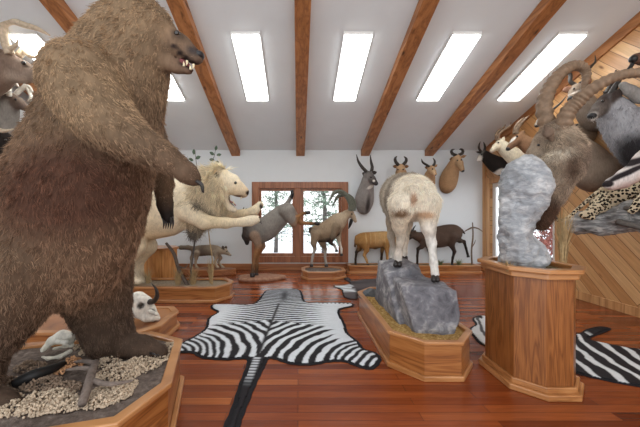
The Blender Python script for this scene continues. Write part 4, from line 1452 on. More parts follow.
db, dbd = lin(84, 68, 58), lin(44, 36, 33)
t = thing('antelope', 'dark brown antelope stepping with head low, right end of the long wall plinth', 'antelope', (3.3, Y0, 0.17))
S = Sculpt(0.011, 0.045)
S.limb(J((454, 233, Y0, 8.0), (446, 235.5, Y0, 9.4), (436, 237.5, Y0, 9.2), (425, 238.5, Y0, 7.2)), db, squash=((0, 1, 0), 0.68), spline=True)
S.limb(J((425, 238, Y0, 6), (418, 236.5, Y0, 4.3), (413, 234.5, Y0, 3.6)), db, k=0.03)
S.limb(J((413, 234, Y0, 3.4), (409.5, 237, Y0, 2.4), (407, 240, Y0, 1.7)), (db, dbd), k=0.02)
ear(S, 413.5, 232.5, 416, 230.5, Y0 - 0.07, 1.3, db)
ear(S, 412, 232.5, 412, 229.5, Y0 + 0.08, 1.3, db)
S.limb(J((425, 242, Y0 - 0.09, 4.4), (421.5, 247, Y0 - 0.1, 2.1), (418, 248.8, Y0 - 0.1, 1.5), (417.3, 256, Y0 - 0.1, 1.1), (417.3, 263.5, Y0 - 0.1, 1.2)), (db, dbd, dbd), k=0.025)
S.limb(J((428, 242, Y0 + 0.09, 4), (429, 250, Y0 + 0.09, 1.8), (431, 257, Y0 + 0.09, 1.1), (432, 263.5, Y0 + 0.09, 1.2)), (db, dbd, dbd), k=0.025)
S.limb(J((452, 237, Y0 - 0.09, 5.6), (451.5, 245, Y0 - 0.1, 2.8), (454.5, 251.5, Y0 - 0.1, 1.6), (452.7, 258, Y0 - 0.1, 1.1), (452, 263.3, Y0 - 0.1, 1.2)), (db, dbd, dbd), k=0.025)
S.limb(J((455, 236, Y0 + 0.09, 5.4), (459.5, 240.5, Y0 + 0.1, 2.4), (464, 241.5, Y0 + 0.1, 1.5), (466, 248, Y0 + 0.1, 1.1), (467.7, 254.5, Y0 + 0.1, 1.2)), (db, dbd, dbd), k=0.025)
S.limb(J((459, 229, Y0, 2), (462, 230.5, Y0, 1.1), (464.5, 233.5, Y0, 0.8)), (db, dbd), k=0.02)
S.build('body', M['pelt'], t)
hooves(t, [(417.3, 263.8, Y0 - 0.1, 1.3), (432, 263.8, Y0 + 0.09, 1.3), (452, 263.6, Y0 - 0.1, 1.3), (467.9, 255, Y0 + 0.1, 1.2)])
horns(t, 'horn', ((412.5, 232.5, Y0 - 0.03, 1.0), (413.5, 228.5, Y0 - 0.05, 0.8), (416, 225, Y0 - 0.05, 0.2)), ((411.5, 232, Y0 + 0.03, 1.0), (411, 228, Y0 + 0.05, 0.8), (412.5, 224.5, Y0 + 0.05, 0.2)), n=4)
eye(t, 411, 235, Y0 - 0.065, 0.7)

tubes_b = [J((472, 264.5, 7.34, 0.9), (471.6, 250, 7.34, 0.8), (473, 236, 7.34, 0.75), (472.5, 222.5, 7.34, 0.5)),
           J((464.5, 231.5, 7.33, 0.4), (469, 229, 7.33, 0.7), (473, 227.5, 7.33, 0.8), (478, 228.5, 7.33, 0.6), (482.5, 231.5, 7.33, 0.3)), J((472, 247, 7.34, 0.6), (474.5, 243, 7.32, 0.4), (475.5, 240, 7.31, 0.2))]
o = tubes('dead_branch', tubes_b, plain('dead_wood', lin(122, 106, 92), 0.9, 0.2, 0.25, 30, 0.4), sides=7, n=5)
tag(o, 'bare forked dead branch standing at the right end of the long wall plinth', 'branch')

# grass tufts on the long plinth
M['grass'] = plain('dry_green_grass', lin(128, 134, 96), 0.9, 0.2, 0.3, 30)
M['straw'] = plain('dry_straw', lin(176, 150, 110), 0.85, 0.2, 0.25, 30)


def tuft(name, label, x, y, z, h, spread, n, mat, seed, group=None, w=0.004, cat='grass'):
    rng = np.random.default_rng(seed)
    V, Fc = [], []
    for i in range(n):
        a = rng.uniform(0, 2 * PI)
        r0 = rng.uniform(0, spread * 0.25)
        l = h * rng.uniform(0.55, 1.05)
        out = spread * rng.uniform(0.1, 1.0)
        b = np.array((x + r0 * math.cos(a), y + r0 * math.sin(a), z))
        d = np.array((math.cos(a), math.sin(a), 0))
        s = np.array((-math.sin(a), math.cos(a), 0)) * w
        o = len(V)
        for k, (tt, ww) in enumerate(((0, 1), (0.5, 0.8), (1, 0.12))):
            c = b + d * out * tt * tt + np.array((0, 0, l * tt * (1 - 0.12 * tt)))
            V += [c - s * ww, c + s * ww, c + d * w * 0.6 * ww]
        for k in range(2):
            for q in range(3):
                Fc.append((o + 3 * k + q, o + 3 * k + (q + 1) % 3, o + 3 * k + 3 + (q + 1) % 3, o + 3 * k + 3 + q))
    ob = mesh_obj(name, V, Fc, mat, smooth=False)
    return tag(ob, label, cat, group)


for i, (px, lab) in enumerate(((440, 'small green grass tuft under the belly of the dark brown antelope'), (459, 'small green grass tuft by the hind hooves of the dark brown antelope'))):
    p = W(px, 264, 7.25)
    tuft('grass_tuft', lab, p[0], p[1], 0.16, 0.17, 0.16, 60, M['grass'], 100 + i, 'grass tufts on the long wall plinth', 0.005)

# ------------------------------------------------------------------ prowling coyote
Y0 = 6.95
cg, cgl, cgd = lin(140, 126, 108), lin(186, 170, 148), lin(88, 76, 66)
t = thing('coyote', 'small grey tan coyote prowling by the back wall behind the lion', 'coyote', (-2.0, Y0, 0.06))
S = Sculpt(0.010, 0.035)
S.limb(J((196, 251, Y0, 4.6), (203, 250.5, Y0, 4.6), (211, 250, Y0, 4.6), (217, 251, Y0, 4.4)), (cg, cgd, cg, cg), squash=((0, 1, 0), 0.75), spline=True)
S.limb(J((217, 250, Y0, 4), (221.5, 251, Y0, 3.2), (225, 251.5, Y0, 2.9)), (cg, cgl), k=0.03)
S.limb(J((225, 251.5, Y0, 2.7), (228, 253.5, Y0, 1.7), (230.5, 255, Y0, 1.0)), (cg, cgl), k=0.02)
ear(S, 223.5, 249.5, 222.6, 245.8, Y0 - 0.05, 1.5, cgd)
ear(S, 225.8, 249.5, 226, 246, Y0 + 0.05, 1.5, cgd)
S.limb(J((195, 249, Y0, 2.6), (188, 247.5, Y0, 2.3), (181, 247.5, Y0, 2.1), (177, 246.8, Y0, 1.0)), (cg, cgd, cg, cgd), k=0.02)
for x, dy, b in ((197, -0.08, -1), (194.5, 0.08, -4), (215, -0.08, 2), (217, 0.08, 5)):
    S.limb(J((x, 253, Y0 + dy, 3.0), (x + b * 0.7, 258, Y0 + dy, 1.7), (x + b * 0.5 - 1, 262, Y0 + dy, 1.2), (x + b, 266.5, Y0 + dy, 1.1), (x + b + 1.6, 267.4, Y0 + dy, 1.1)), (cg, cgl, cgl), k=0.02)
S.build('body', M['pelt'], t)
ball('nose', W(230.8, 255.2, Y0), 0.018, M['nose'], t, seg=8)
eye(t, 226.8, 251.5, Y0 - 0.05, 0.6)

# ------------------------------------------------------------------ shoulder mounts on the back wall
Yw = 7.46


def mount_neck(S, base, head, r0, r1, col, Yb=Yw, Yh=7.1):
    """from the flat cut on the wall, out and up to the head"""
    (bx, by), (hx, hy) = base, head
    S.limb(J((bx, by, Yb - 0.02, r0), (bx * 0.6 + hx * 0.4, by * 0.6 + hy * 0.4, Yb * 0.55 + Yh * 0.45, r0 * 0.75 + r1 * 0.25), (hx, hy, Yh, r1)), col, spline=True)


wg, wgd = lin(142, 136, 132), lin(70, 64, 62)
t = thing('waterbuck_mount', 'grey antelope shoulder mount with long upright ringed horns on back wall, right of the window', 'trophy head', W(364, 205, Yw))
S = Sculpt(0.011, 0.045)
S.limb(J((364, 203, 7.36, 8.6), (365, 195, 7.28, 8.0), (367, 185, 7.16, 6.0), (368.5, 177, 7.06, 4.8)), (wg, wg, wg, wg), spline=True)
S.limb(J((364, 208, 7.38, 6.5)) * 2, wg)
S.limb(J((368.5, 175.5, 7.04, 4.6), (372, 179, 6.96, 3.5), (376, 183.5, 6.88, 2.2)), (wg, wgd, wgd), k=0.03)
ear(S, 366, 174.5, 362.6, 173, 7.06, 1.9, wgd)
ear(S, 371, 173.5, 377, 172, 7.08, 1.9, wgd)
S.paint(W(370.5, 187, 7.02), (0.09, 0.12, 0.035), wht, 0.5, ax=((1, 0, 0.5), (0, 1, 0), (-0.5, 0, 1)))
S.paint(W(368, 206, 7.16), (0.05, 0.16, 0.30), wgd, 0.9)
S.paint(W(373.5, 181, 6.9), (0.03, 0.08, 0.03), wht, 0.5)
S.build('body', M['pelt'], t)
horns(t, 'horn', ((366.5, 172, 7.02, 1.7), (362, 167, 7.0, 1.5), (358.4, 161.5, 6.98, 1.1), (356.4, 154.5, 6.94, 0.3)), ((371.5, 171.5, 7.02, 1.7), (372.2, 167, 7.0, 1.5), (371, 161.5, 6.98, 1.1), (370.3, 155, 6.94, 0.3)), ridge=0.15, ridges=14)
ball('nose', W(376.6, 184, 6.86), 0.034, M['nose'], t, seg=8)
eye(t, 371, 177.3, 6.97, 0.9)

ta, tal, tad = lin(178, 142, 106), lin(204, 172, 136), lin(120, 86, 60)
t = thing('hartebeest_mount', 'tan long faced antelope shoulder mount with short hooked black horns, rightmost on the back wall', 'trophy head', W(449, 184, Yw))
S = Sculpt(0.011, 0.045)
S.limb(J((447.5, 184.5, 7.38, 7.6), (449.5, 176.5, 7.28, 7.4), (453, 167.5, 7.14, 5.4), (456, 161, 7.02, 4.2)), (ta, ta, ta), spline=True)
S.limb(J((446.5, 188, 7.4, 5.6)) * 2, tad)
S.limb(J((457, 158.5, 7.0, 4.0), (459.5, 163.5, 6.92, 3.3), (462, 169.5, 6.85, 2.4)), (ta, tal, tad), k=0.03)
ear(S, 454.5, 158, 449.3, 159.5, 7.04, 1.5, tad)
ear(S, 460, 157.5, 466.5, 155.5, 7.04, 1.4, ta)
S.build('body', M['pelt'], t)
horns(t, 'horn', ((456.5, 155.5, 6.98, 1.5), (452.8, 154, 6.96, 1.4), (451.4, 151.5, 6.94, 1.2), (452.5, 149.8, 7.0, 0.9), (454.5, 149.3, 7.06, 0.3)), ((459, 155, 6.98, 1.5), (462.2, 153.2, 6.96, 1.4), (462.8, 150.6, 6.94, 1.2), (461, 149.2, 7.0, 0.9), (459.3, 149.6, 7.06, 0.3)), ridge=0.14, ridges=8)
ball('nose', W(462.6, 170.6, 6.84), 0.045, M['nose'], t, seg=8, scale=(0.9, 1, 0.9))
eye(t, 457.4, 160.3, 6.92, 0.8)
eye(t, 461.4, 159.8, 6.92, 0.8)

t = thing('antelope_mount', 'tan antelope head with thick lyre shaped black horns, half hidden behind the white sheep', 'trophy head', W(401, 184, Yw))
S = Sculpt(0.011, 0.04)
S.limb(J((402, 188, 7.38, 8), (401.5, 180, 7.28, 6.6), (400.8, 171, 7.08, 4.4)), ta, spline=True)
S.limb(J((400.6, 168, 7.04, 4.2), (400.2, 173, 6.92, 3.2), (399.6, 178, 6.86, 2.2)), (tal, ta, tad), k=0.03)
ear(S, 397.5, 167, 392.8, 166, 7.06, 1.6, tad)
ear(S, 403.8, 167, 409, 166, 7.06, 1.6, tad)
S.build('body', M['pelt'], t)
horns(t, 'horn', ((398.8, 165.5, 7.02, 1.6), (395.8, 162, 7.0, 1.5), (395.2, 158.5, 6.98, 1.2), (396.8, 156.3, 7.02, 0.4)), ((402.4, 165.5, 7.02, 1.6), (405.6, 162, 7.0, 1.5), (406.2, 158.8, 6.98, 1.2), (404, 156.6, 7.02, 0.4)), ridge=0.14, ridges=8)
ball('nose', W(399.5, 178.8, 6.85), 0.035, M['nose'], t, seg=8)
eye(t, 397.8, 169.5, 6.97, 0.8)
eye(t, 403.2, 169.5, 6.97, 0.8)

t = thing('antelope_mount', 'small tan antelope head with thin spreading horns, between the white sheep and the hartebeest', 'trophy head', W(428, 186, Yw))
S = Sculpt(0.011, 0.04)
S.limb(J((427, 189, 7.38, 7), (428.5, 181, 7.28, 5.6), (430.5, 172.5, 7.1, 3.8)), ta, spline=True)
S.limb(J((431, 169, 7.04, 3.7), (433, 171.5, 6.94, 2.7), (435, 174, 6.88, 1.8)), (ta, tal, tal), k=0.03)
ear(S, 429, 168, 424.6, 167, 7.06, 1.4, tad)
ear(S, 433, 167.3, 437.6, 164.5, 7.06, 1.4, ta)
S.build('body', M['pelt'], t)
horns(t, 'horn', ((429.8, 167, 7.02, 1.2), (426.3, 164.8, 7.0, 1.1), (422.8, 162.4, 6.98, 0.9), (421.4, 158.8, 6.96, 0.25)), ((432.4, 166.5, 7.02, 1.2), (434.4, 163.8, 7.0, 1.1), (434.7, 161, 6.98, 0.9), (433, 158, 6.96, 0.25)), ridge=0.16, ridges=12)
ball('nose', W(435.3, 174.6, 6.87), 0.026, M['nose'], t, seg=8)
eye(t, 432.6, 169, 6.95, 0.75)
# ------------------------------------------------------------------ trophies on the pine wall (necks leave the wall at XR and come out into the room)
def wallpt(px, py):
    """distance at which a pixel ray meets the right wall"""
    return (XR - 0.02) * F / (px - CX)


dk = lin(40, 35, 33)
t = thing('antelope_mount', 'dark antelope head with white muzzle and short black horns, in the corner above the door', 'trophy head', (XR - 0.05, 6.85, 2.45))
S = Sculpt(0.011, 0.045)
S.limb([(XR - 0.08, 6.62, 2.38, 0.17)] + J((496, 164, 6.72, 7.0), (488, 158.5, 6.8, 4.8), (483.5, 154.5, 6.84, 3.8)), (dk, dk, dk), spline=True)
S.limb(J((483, 154.5, 6.84, 3.4), (480.6, 157.5, 6.84, 2.6), (478.8, 160, 6.84, 1.8)), (wht, wht), k=0.02)
ear(S, 482, 152.5, 475.6, 151.8, 6.8, 1.2, dk)
S.paint(W(499, 172, 6.6), (0.06, 0.2, 0.07), wht, 0.5)
S.build('body', M['pelt'], t)
horns(t, 'horn', ((481.5, 152, 6.82, 1.3), (479.3, 149, 6.8, 1.1), (479, 145.5, 6.8, 0.9), (480.4, 141.5, 6.78, 0.25)), ((484, 151.5, 6.92, 1.3), (485, 148, 6.93, 1.1), (484.6, 145, 6.94, 0.9), (483.5, 142, 6.94, 0.25)), n=5)
eye(t, 481.4, 154.6, 6.76, 0.8)

cw = lin(224, 214, 190)
t = thing('antelope_mount', 'creamy white antelope head between the dark head in the corner and the brown gazelle', 'trophy head', (XR - 0.05, 6.0, 2.5))
S = Sculpt(0.010, 0.04)
S.limb([(XR - 0.08, 5.95, 2.42, 0.19)] + J((517, 158, 5.95, 7.8), (508, 151.5, 6.0, 6.0), (501, 145, 6.05, 4.6)), cw, spline=True)
S.limb(J((500, 143.5, 6.05, 4.2), (496, 147, 6.03, 3.2), (491.8, 150.8, 6.0, 2.0)), (cw, cw, lin(206, 190, 166)), k=0.03)
ear(S, 502, 141.5, 504.5, 136.5, 5.98, 1.5, cw)
ear(S, 500, 141, 498.5, 137.5, 6.15, 1.3, cw)
S.build('body', M['pelt'], t)
horns(t, 'hornbrown', ((498.3, 140.5, 6.03, 1.3), (499, 134.5, 6.02, 1.1), (504.5, 129.5, 6.0, 0.9), (509.5, 126.5, 5.98, 0.7), (511, 122.5, 5.97, 0.2)), ((496.6, 140.5, 6.12, 1.3), (496.3, 134.5, 6.14, 1.1), (499.5, 130, 6.15, 0.9), (504, 127.5, 6.15, 0.7), (505.5, 124.5, 6.15, 0.2)), ridge=0.14, ridges=14)
ball('nose', W(491.5, 151, 6.0), 0.032, M['nose'], t, seg=8)
eye(t, 498.4, 142.6, 5.975, 0.85)

bw, bwd = lin(152, 116, 88), lin(84, 60, 48)
t = thing('gazelle_mount', 'brown gazelle head with white face stripe and long ridged horns, on the pine wall', 'trophy head', (XR - 0.05, 5.3, 2.5))
S = Sculpt(0.010, 0.04)
S.limb([(XR - 0.08, 5.3, 2.4, 0.19)] + J((538, 151, 5.3, 7.4), (529, 146, 5.32, 6.4), (521, 139.5, 5.36, 5.0)), (bwd, bw, bw), spline=True)
S.limb(J((519.5, 137, 5.36, 4.8), (514.5, 142.5, 5.34, 3.8), (508.5, 148.5, 5.3, 2.4)), (bw, bw, bwd), k=0.03)
ear(S, 521, 134.5, 524.5, 130.5, 5.3, 1.7, bw)
S.paint(W(512.5, 140, 5.3), (0.10, 0.2, 0.016), wht, 0.5, ax=((0.72, 0, 0.62), (0, 1, 0), (-0.62, 0, 0.72)))
S.paint(W(541, 155, 5.15), (0.10, 0.2, 0.05), bwd, 0.8)
S.build('body', M['pelt'], t)
horns(t, 'hornbrown', ((516.6, 134, 5.34, 1.7), (517.6, 129, 5.33, 1.5), (522.5, 122, 5.3, 1.2), (529, 115.5, 5.27, 0.3)), ((514.5, 134, 5.42, 1.7), (514.8, 129, 5.43, 1.5), (518.5, 122.5, 5.43, 1.2), (524, 117.5, 5.43, 0.3)), ridge=0.16, ridges=16)
ball('nose', W(508, 149, 5.29), 0.036, M['nose'], t, seg=8)
eye(t, 517.2, 136.2, 5.27, 0.95)

gb = lin(140, 122, 104)
t = thing('gazelle_mount', 'grey brown gazelle head with one thin curved horn showing inside the big horn loop', 'trophy head', (XR - 0.05, 4.75, 2.85))
S = Sculpt(0.010, 0.04)
S.limb([(XR - 0.08, 4.8, 2.65, 0.18)] + J((562, 134, 4.85, 8), (551, 125, 4.9, 5.6), (545, 118.5, 4.92, 4.4)), gb, spline=True)
S.limb(J((544.5, 117.5, 4.92, 4.2), (540.5, 121.5, 4.92, 3.2), (537, 125, 4.92, 2.3)), (wht, lin(200, 190, 176), gb), k=0.03)
ear(S, 547, 115, 553.5, 113.5, 4.86, 1.8, lin(96, 84, 74))
S.build('body', M['pelt'], t)
horns(t, 'horn', ((546, 114, 4.88, 1.3), (553.5, 109, 4.84, 1.1), (561, 102.5, 4.8, 0.8), (566.5, 96, 4.78, 0.25)), ((543.5, 113.5, 4.98, 1.3), (544, 107, 5.0, 1.1), (550, 100, 5.0, 0.8), (555, 95, 5.0, 0.25)), n=6)
ball('nose', W(536.8, 125.6, 4.92), 0.034, M['nose'], t, seg=8)
eye(t, 543, 116.6, 4.85, 0.9)

kd, kdl = lin(122, 108, 96), lin(150, 134, 118)
t = thing('kudu_mount', 'grey kudu head with twisted dark horns and large ears, behind the ibex horn loop', 'trophy head', (XR - 0.05, 4.7, 3.05))
S = Sculpt(0.010, 0.045)
S.limb([(XR - 0.10, 4.55, 2.80, 0.16)] + J((590, 113, 4.6, 9.5), (584, 103, 4.68, 8), (578, 93, 4.74, 6.4)), (kd, kd, kdl), spline=True)
S.limb(J((577, 89, 4.74, 5.4), (574, 93, 4.68, 4.2), (571, 98, 4.62, 2.8)), (kd, kdl, kd), k=0.03)
ear(S, 573, 88, 562, 91, 4.76, 3.2, lin(150, 112, 92))
ear(S, 582, 85, 594.5, 77, 4.76, 3.2, lin(150, 112, 92))
S.paint(W(575, 92.5, 4.62), (0.07, 0.2, 0.014), wht, 0.5, ax=((0.9, 0, 0.4), (0, 1, 0), (-0.4, 0, 0.9)))
S.build('body', M['pelt'], t)
horns(t, 'horn', ((580, 84, 4.72, 2.0), (586, 79, 4.7, 1.8), (587, 71.5, 4.68, 1.6), (591.5, 66, 4.66, 1.3), (595.3, 61.5, 4.64, 0.9), (595, 55, 4.62, 0.25)), ((575, 85, 4.78, 2.0), (570.5, 81.5, 4.8, 1.8), (570.3, 75, 4.8, 1.6), (566.5, 69, 4.8, 1.3), (565.5, 63, 4.8, 0.25)))
ball('nose', W(570.6, 98.8, 4.61), 0.044, M['nose'], t, seg=8)
eye(t, 574, 88.6, 4.63, 1.0)

tp = lin(132, 116, 102)
t = thing('antelope_mount', 'taupe antelope shoulder mount low on the pine wall, its head hidden behind the ibex', 'trophy head', (XR - 0.05, 4.5, 2.0))
S = Sculpt(0.012, 0.05)
S.limb([(XR - 0.12, 4.45, 2.0, 0.24)] + J((594, 174, 4.5, 16), (588, 160, 4.55, 14), (578, 148, 4.65, 10), (571, 141, 4.7, 7.5)), tp, spline=True)
S.limb([(XR - 0.12, 4.4, 1.88, 0.16)] + J((588, 179, 4.5, 8)), lin(104, 88, 78))
S.limb(J((570, 140, 4.7, 7), (562, 147, 4.7, 5), (556, 152, 4.7, 3.4)), tp, k=0.03)
ear(S, 573, 136, 577, 130, 4.65, 2.2, tp)
S.build('body', M['pelt'], t)
horns(t, 'horn', ((570, 135, 4.68, 2.0), (573, 128, 4.68, 1.6), (578, 124, 4.68, 0.4)), ((567, 135, 4.76, 2.0), (569, 128, 4.78, 1.6), (573, 124, 4.78, 0.4)), n=5)
eye(t, 566, 140.5, 4.6, 1.1)

el, eld, elb = lin(164, 164, 168), lin(66, 56, 52), lin(52, 50, 52)
t = thing('eland_mount', 'large blue grey antelope shoulder mount with dark forehead, under the sweeping ibex horn', 'trophy head', (XR - 0.05, 3.9, 2.3))
S = Sculpt(0.012, 0.05)
S.limb([(XR - 0.14, 3.78, 2.16, 0.27)] + J((643, 146, 3.84, 18), (629, 131, 3.92, 16.5), (617, 116, 3.98, 13), (610.5, 105, 4.0, 9.5)), (elb, el, el, el), spline=True)
S.limb(J((607.5, 102, 4.0, 8.6), (600.5, 108, 3.97, 6.4), (593.5, 115, 3.94, 4.4)), (eld, eld, lin(150, 140, 132)), k=0.035)
ear(S, 613, 101, 621, 88, 3.88, 4.0, eld)
ear(S, 607, 96, 606, 89, 4.15, 2.6, eld)
S.paint(W(644, 152, 3.65), (0.30, 0.3, 0.20), elb, 0.6, ax=((0.8, 0, -0.6), (0, 1, 0), (0.6, 0, 0.8)))
S.paint(W(594, 117.5, 3.9), (0.06, 0.2, 0.02), lin(226, 220, 212), 0.6)
S.paint(W(598, 113, 3.85), (0.04, 0.1, 0.04), lin(190, 184, 176), 0.8)
S.build('body', M['pelt'], t)


def eland_comb(P):
    d = np.zeros_like(P)
    d[:, 2] = -1.0
    d[:, 0] = -0.3
    return d


fur('neck_fur', S, M['hair'], t, 9000, 0.05, eland_comb, radius=0.0016, lift=0.2, rnd=0.2, seed=21, clump=0.2, tipfade=1.05, vary=0.2,
    mask=lambda C: (C[:, 2] < 1.4 + (213.5 - 108) * 3.95 / F).astype(float))
horns(t, 'horn', ((610.5, 95, 3.96, 2.8), (614, 89, 3.94, 2.6), (619, 80, 3.9, 2.0), (622, 70, 3.88, 0.5)), ((607, 94, 4.1, 2.8), (610, 88, 4.12, 2.6), (614, 79, 4.14, 2.0), (616, 70, 4.15, 0.5)), ridge=0.12, ridges=8)
ball('nose', W(592, 116, 3.93), 0.052, M['nose'], t, seg=10, scale=(1, 1, 0.8))
eye(t, 603, 101, 3.86, 1.5)

t = thing('antelope_mount', 'brown muzzled mount high at the frame edge, upper right of the pine wall', 'trophy head', (XR - 0.05, 3.7, 3.2))
S = Sculpt(0.012, 0.05)
S.limb([(XR - 0.14, 3.62, 3.05, 0.22)] + J((668, 90, 3.66, 15), (660, 72, 3.66, 11), (656, 60, 3.66, 8)), (lin(120, 96, 80), lin(120, 92, 76)), spline=True)
S.limb(J((655, 57, 3.66, 8), (645, 58, 3.62, 6.6), (636, 58.5, 3.58, 5)), lin(112, 82, 70), k=0.03)
S.limb([(XR - 0.12, 3.72, 2.88, 0.10)] + J((640, 97, 3.8, 6.0), (630, 91, 3.82, 5.0), (623, 85, 3.84, 3.4)), lin(150, 146, 142), k=0.03)
ear(S, 659, 52, 664, 44, 3.6, 3, lin(112, 82, 70))
S.build('body', M['pelt'], t)
horns(t, 'horn', ((656, 52, 3.62, 2.6), (660, 40, 3.6, 2.2), (668, 28, 3.6, 0.5)), ((654, 51, 3.74, 2.6), (656, 39, 3.76, 2.2), (662, 27, 3.78, 0.5)))
tubes('hanging_strap', [J((633, 63, 3.58, 1.8), (630.5, 67, 3.6, 1.8), (628, 71, 3.62, 2.4))], M['blackmatte'], t)
ball('nose', W(633.5, 59, 3.57), 0.045, M['nose'], t, seg=10)

# gemsbok: white face with black bands
t = thing('gemsbok_mount', 'white faced antelope head with black bands, lying over the spotted leopard', 'trophy head', (XR - 0.05, 3.6, 2.05))
gw, gk = lin(226, 218, 214), lin(46, 40, 42)
S = Sculpt(0.010, 0.04)
S.limb([(XR - 0.12, 3.15, 1.95, 0.20)] + J((676, 148, 3.25, 14), (658, 156, 3.36, 12), (645, 164, 3.42, 10.5)), (lin(150, 140, 134), gw), spline=True)
S.limb(J((643, 166, 3.42, 9.5), (626, 176, 3.44, 7.2), (612, 183, 3.46, 5.0), (607, 185, 3.45, 3.6)), (gw, gw, gw), k=0.03)
S.limb(J((640, 175, 3.42, 5.5), (624, 184, 3.44, 4), (612, 187.5, 3.45, 3)), lin(190, 160, 150), k=0.03)
S.paint(W(628, 172.5, 3.38), (0.26, 0.14, 0.026), gk, 0.5, ax=((0.86, 0, 0.5), (0, 1, 0), (-0.5, 0, 0.86)))
S.paint(W(606, 184, 3.45), (0.045, 0.12, 0.04), gk, 0.3)
S.paint(W(640, 161, 3.35), (0.12, 0.2, 0.03), gk, 0.5, ax=((0.86, 0, 0.5), (0, 1, 0), (-0.5, 0, 0.86)))
ear(S, 648, 158, 656, 150, 3.36, 3.5, gw)
S.build('body', M['pelt'], t)
horns(t, 'horn', ((650, 157, 3.36, 2.6), (668, 142, 3.3, 2.2), (692, 124, 3.25, 0.4)), ((650, 155, 3.46, 2.6), (668, 139, 3.44, 2.2), (690, 120, 3.42, 0.4)), ridge=0.15, ridges=14)
eye(t, 636, 168, 3.46, 1.2)

# ------------------------------------------------------------------ leopard on its driftwood log
def log_mat():
    m, nt, b = new_mat('driftwood')
    n = tex_noise(nt, mapped(nt, (1.5, 2, 6)), 3.5, 6, 0.65, 1.0)
    nt.links.new(ramp(nt, n, [(0.3, lin(70, 66, 64)), (0.5, lin(138, 138, 138)), (0.66, lin(200, 198, 194))]), b.inputs['Base Color'])
    b.inputs['Roughness'].default_value = 0.85
    bump(nt, n, b, 0.9, 0.02)
    return m


M['drift'] = log_mat()
t = thing('log', 'grey driftwood log fixed to the pine wall, under the spotted leopard', 'log', (4.2, 4.0, 1.2))
S = Sculpt(0.014, 0.06)
S.limb(J((573, 223, 4.12, 7), (586, 222, 4.1, 9.5), (604, 220, 4.03, 10.5), (624, 217, 3.86, 11.5), (648, 214, 3.64, 13), (672, 212, 3.44, 13)), g, spline=True)
S.limb(J((578, 231, 4.1, 3.5), (600, 229, 4.0, 5), (622, 226, 3.86, 6)), g)
S.limb(J((630, 206, 3.82, 8), (650, 200, 3.64, 8), (672, 198, 3.46, 7)), g)
S.limb([(4.2, 3.85, 1.30, 0.1), (4.47, 3.85, 1.26, 0.11)], g)
S.build('wood', M['drift'], t, disp=rockd(0.03, 5.0, 6))
tubes('broken_limb', [J((618, 222, 3.76, 3.4), (634, 226, 3.6, 2.6), (648, 231, 3.5, 1.4)), J((626, 208, 3.72, 2.6), (640, 210, 3.55, 2.2), (652, 216, 3.42, 1.2))], M['bark'], t)


def leopard_mat():
    m, nt, b = new_mat('leopard_coat')
    v = mapped(nt, (1, 1, 1))
    vo = N(nt, 'ShaderNodeTexVoronoi')
    vo.inputs['Scale'].default_value = 30.0
    vo.inputs['Randomness'].default_value = 0.75
    nt.links.new(v, vo.inputs['Vector'])
    n = tex_noise(nt, v, 60, 3, 0.6)
    d = math_(nt, 'ADD', vo.outputs['Distance'], math_(nt, 'MULTIPLY', math_(nt, 'SUBTRACT', n, 0.5), 0.25))
    c = ramp(nt, d, [(0.0, lin(150, 116, 78)), (0.10, lin(150, 116, 78)), (0.15, lin(28, 24, 22)), (0.45, lin(28, 24, 22)), (0.50, lin(202, 186, 158))])
    nt.links.new(c, b.inputs['Base Color'])
    b.inputs['Roughness'].default_value = 0.8
    b.inputs['Specular IOR Level'].default_value = 0.15
    return m


M['leopard'] = leopard_mat()
t = thing('leopard', 'spotted leopard lying on the driftwood log with its long tail hanging down', 'leopard', (4.1, 4.0, 1.5))
S = Sculpt(0.011, 0.05)
lc = lin(206, 180, 140)
S.limb(J((602, 203, 4.03, 9.5), (615, 198, 3.95, 10), (632, 193, 3.80, 10), (650, 186, 3.62, 9.5), (664, 180, 3.46, 8)), lc, spline=True)
S.limb(J((664, 178, 3.46, 7), (672, 173, 3.38, 7), (682, 175, 3.32, 4.5)), lc)
ear(S, 668, 168, 666, 163, 3.36, 2.4, lc)
ear(S, 674, 167, 675, 162, 3.42, 2.4, lc)
S.limb(J((603, 206, 3.96, 7), (593, 210.5, 3.94, 4.6), (584, 215, 3.94, 3.2), (592, 217.5, 3.9, 2.8)), lc, k=0.04)
S.limb(J((650, 192, 3.52, 6), (640, 202, 3.52, 4), (632, 211, 3.56, 3.2)), lc, k=0.04)
S.build('body', M['leopard'], t)
tubes('tail', [J((612, 192, 3.92, 2.2), (604, 188.5, 3.90, 2.2), (594, 195, 3.88, 1.9), (580, 207, 3.86, 1.8), (569, 217, 3.85, 1.7), (562, 220.5, 3.85, 1.6), (556, 219, 3.85, 1.6), (552.8, 212.5, 3.85, 1.3))], M['leopard'], t, sides=9)
tubes('tail_tip', [J((556.5, 219.2, 3.85, 1.75), (554, 216, 3.85, 1.75), (552.4, 211.5, 3.85, 0.8))], M['blackmatte'], t, sides=9)
eye(t, 677, 172, 3.28, 1.1)

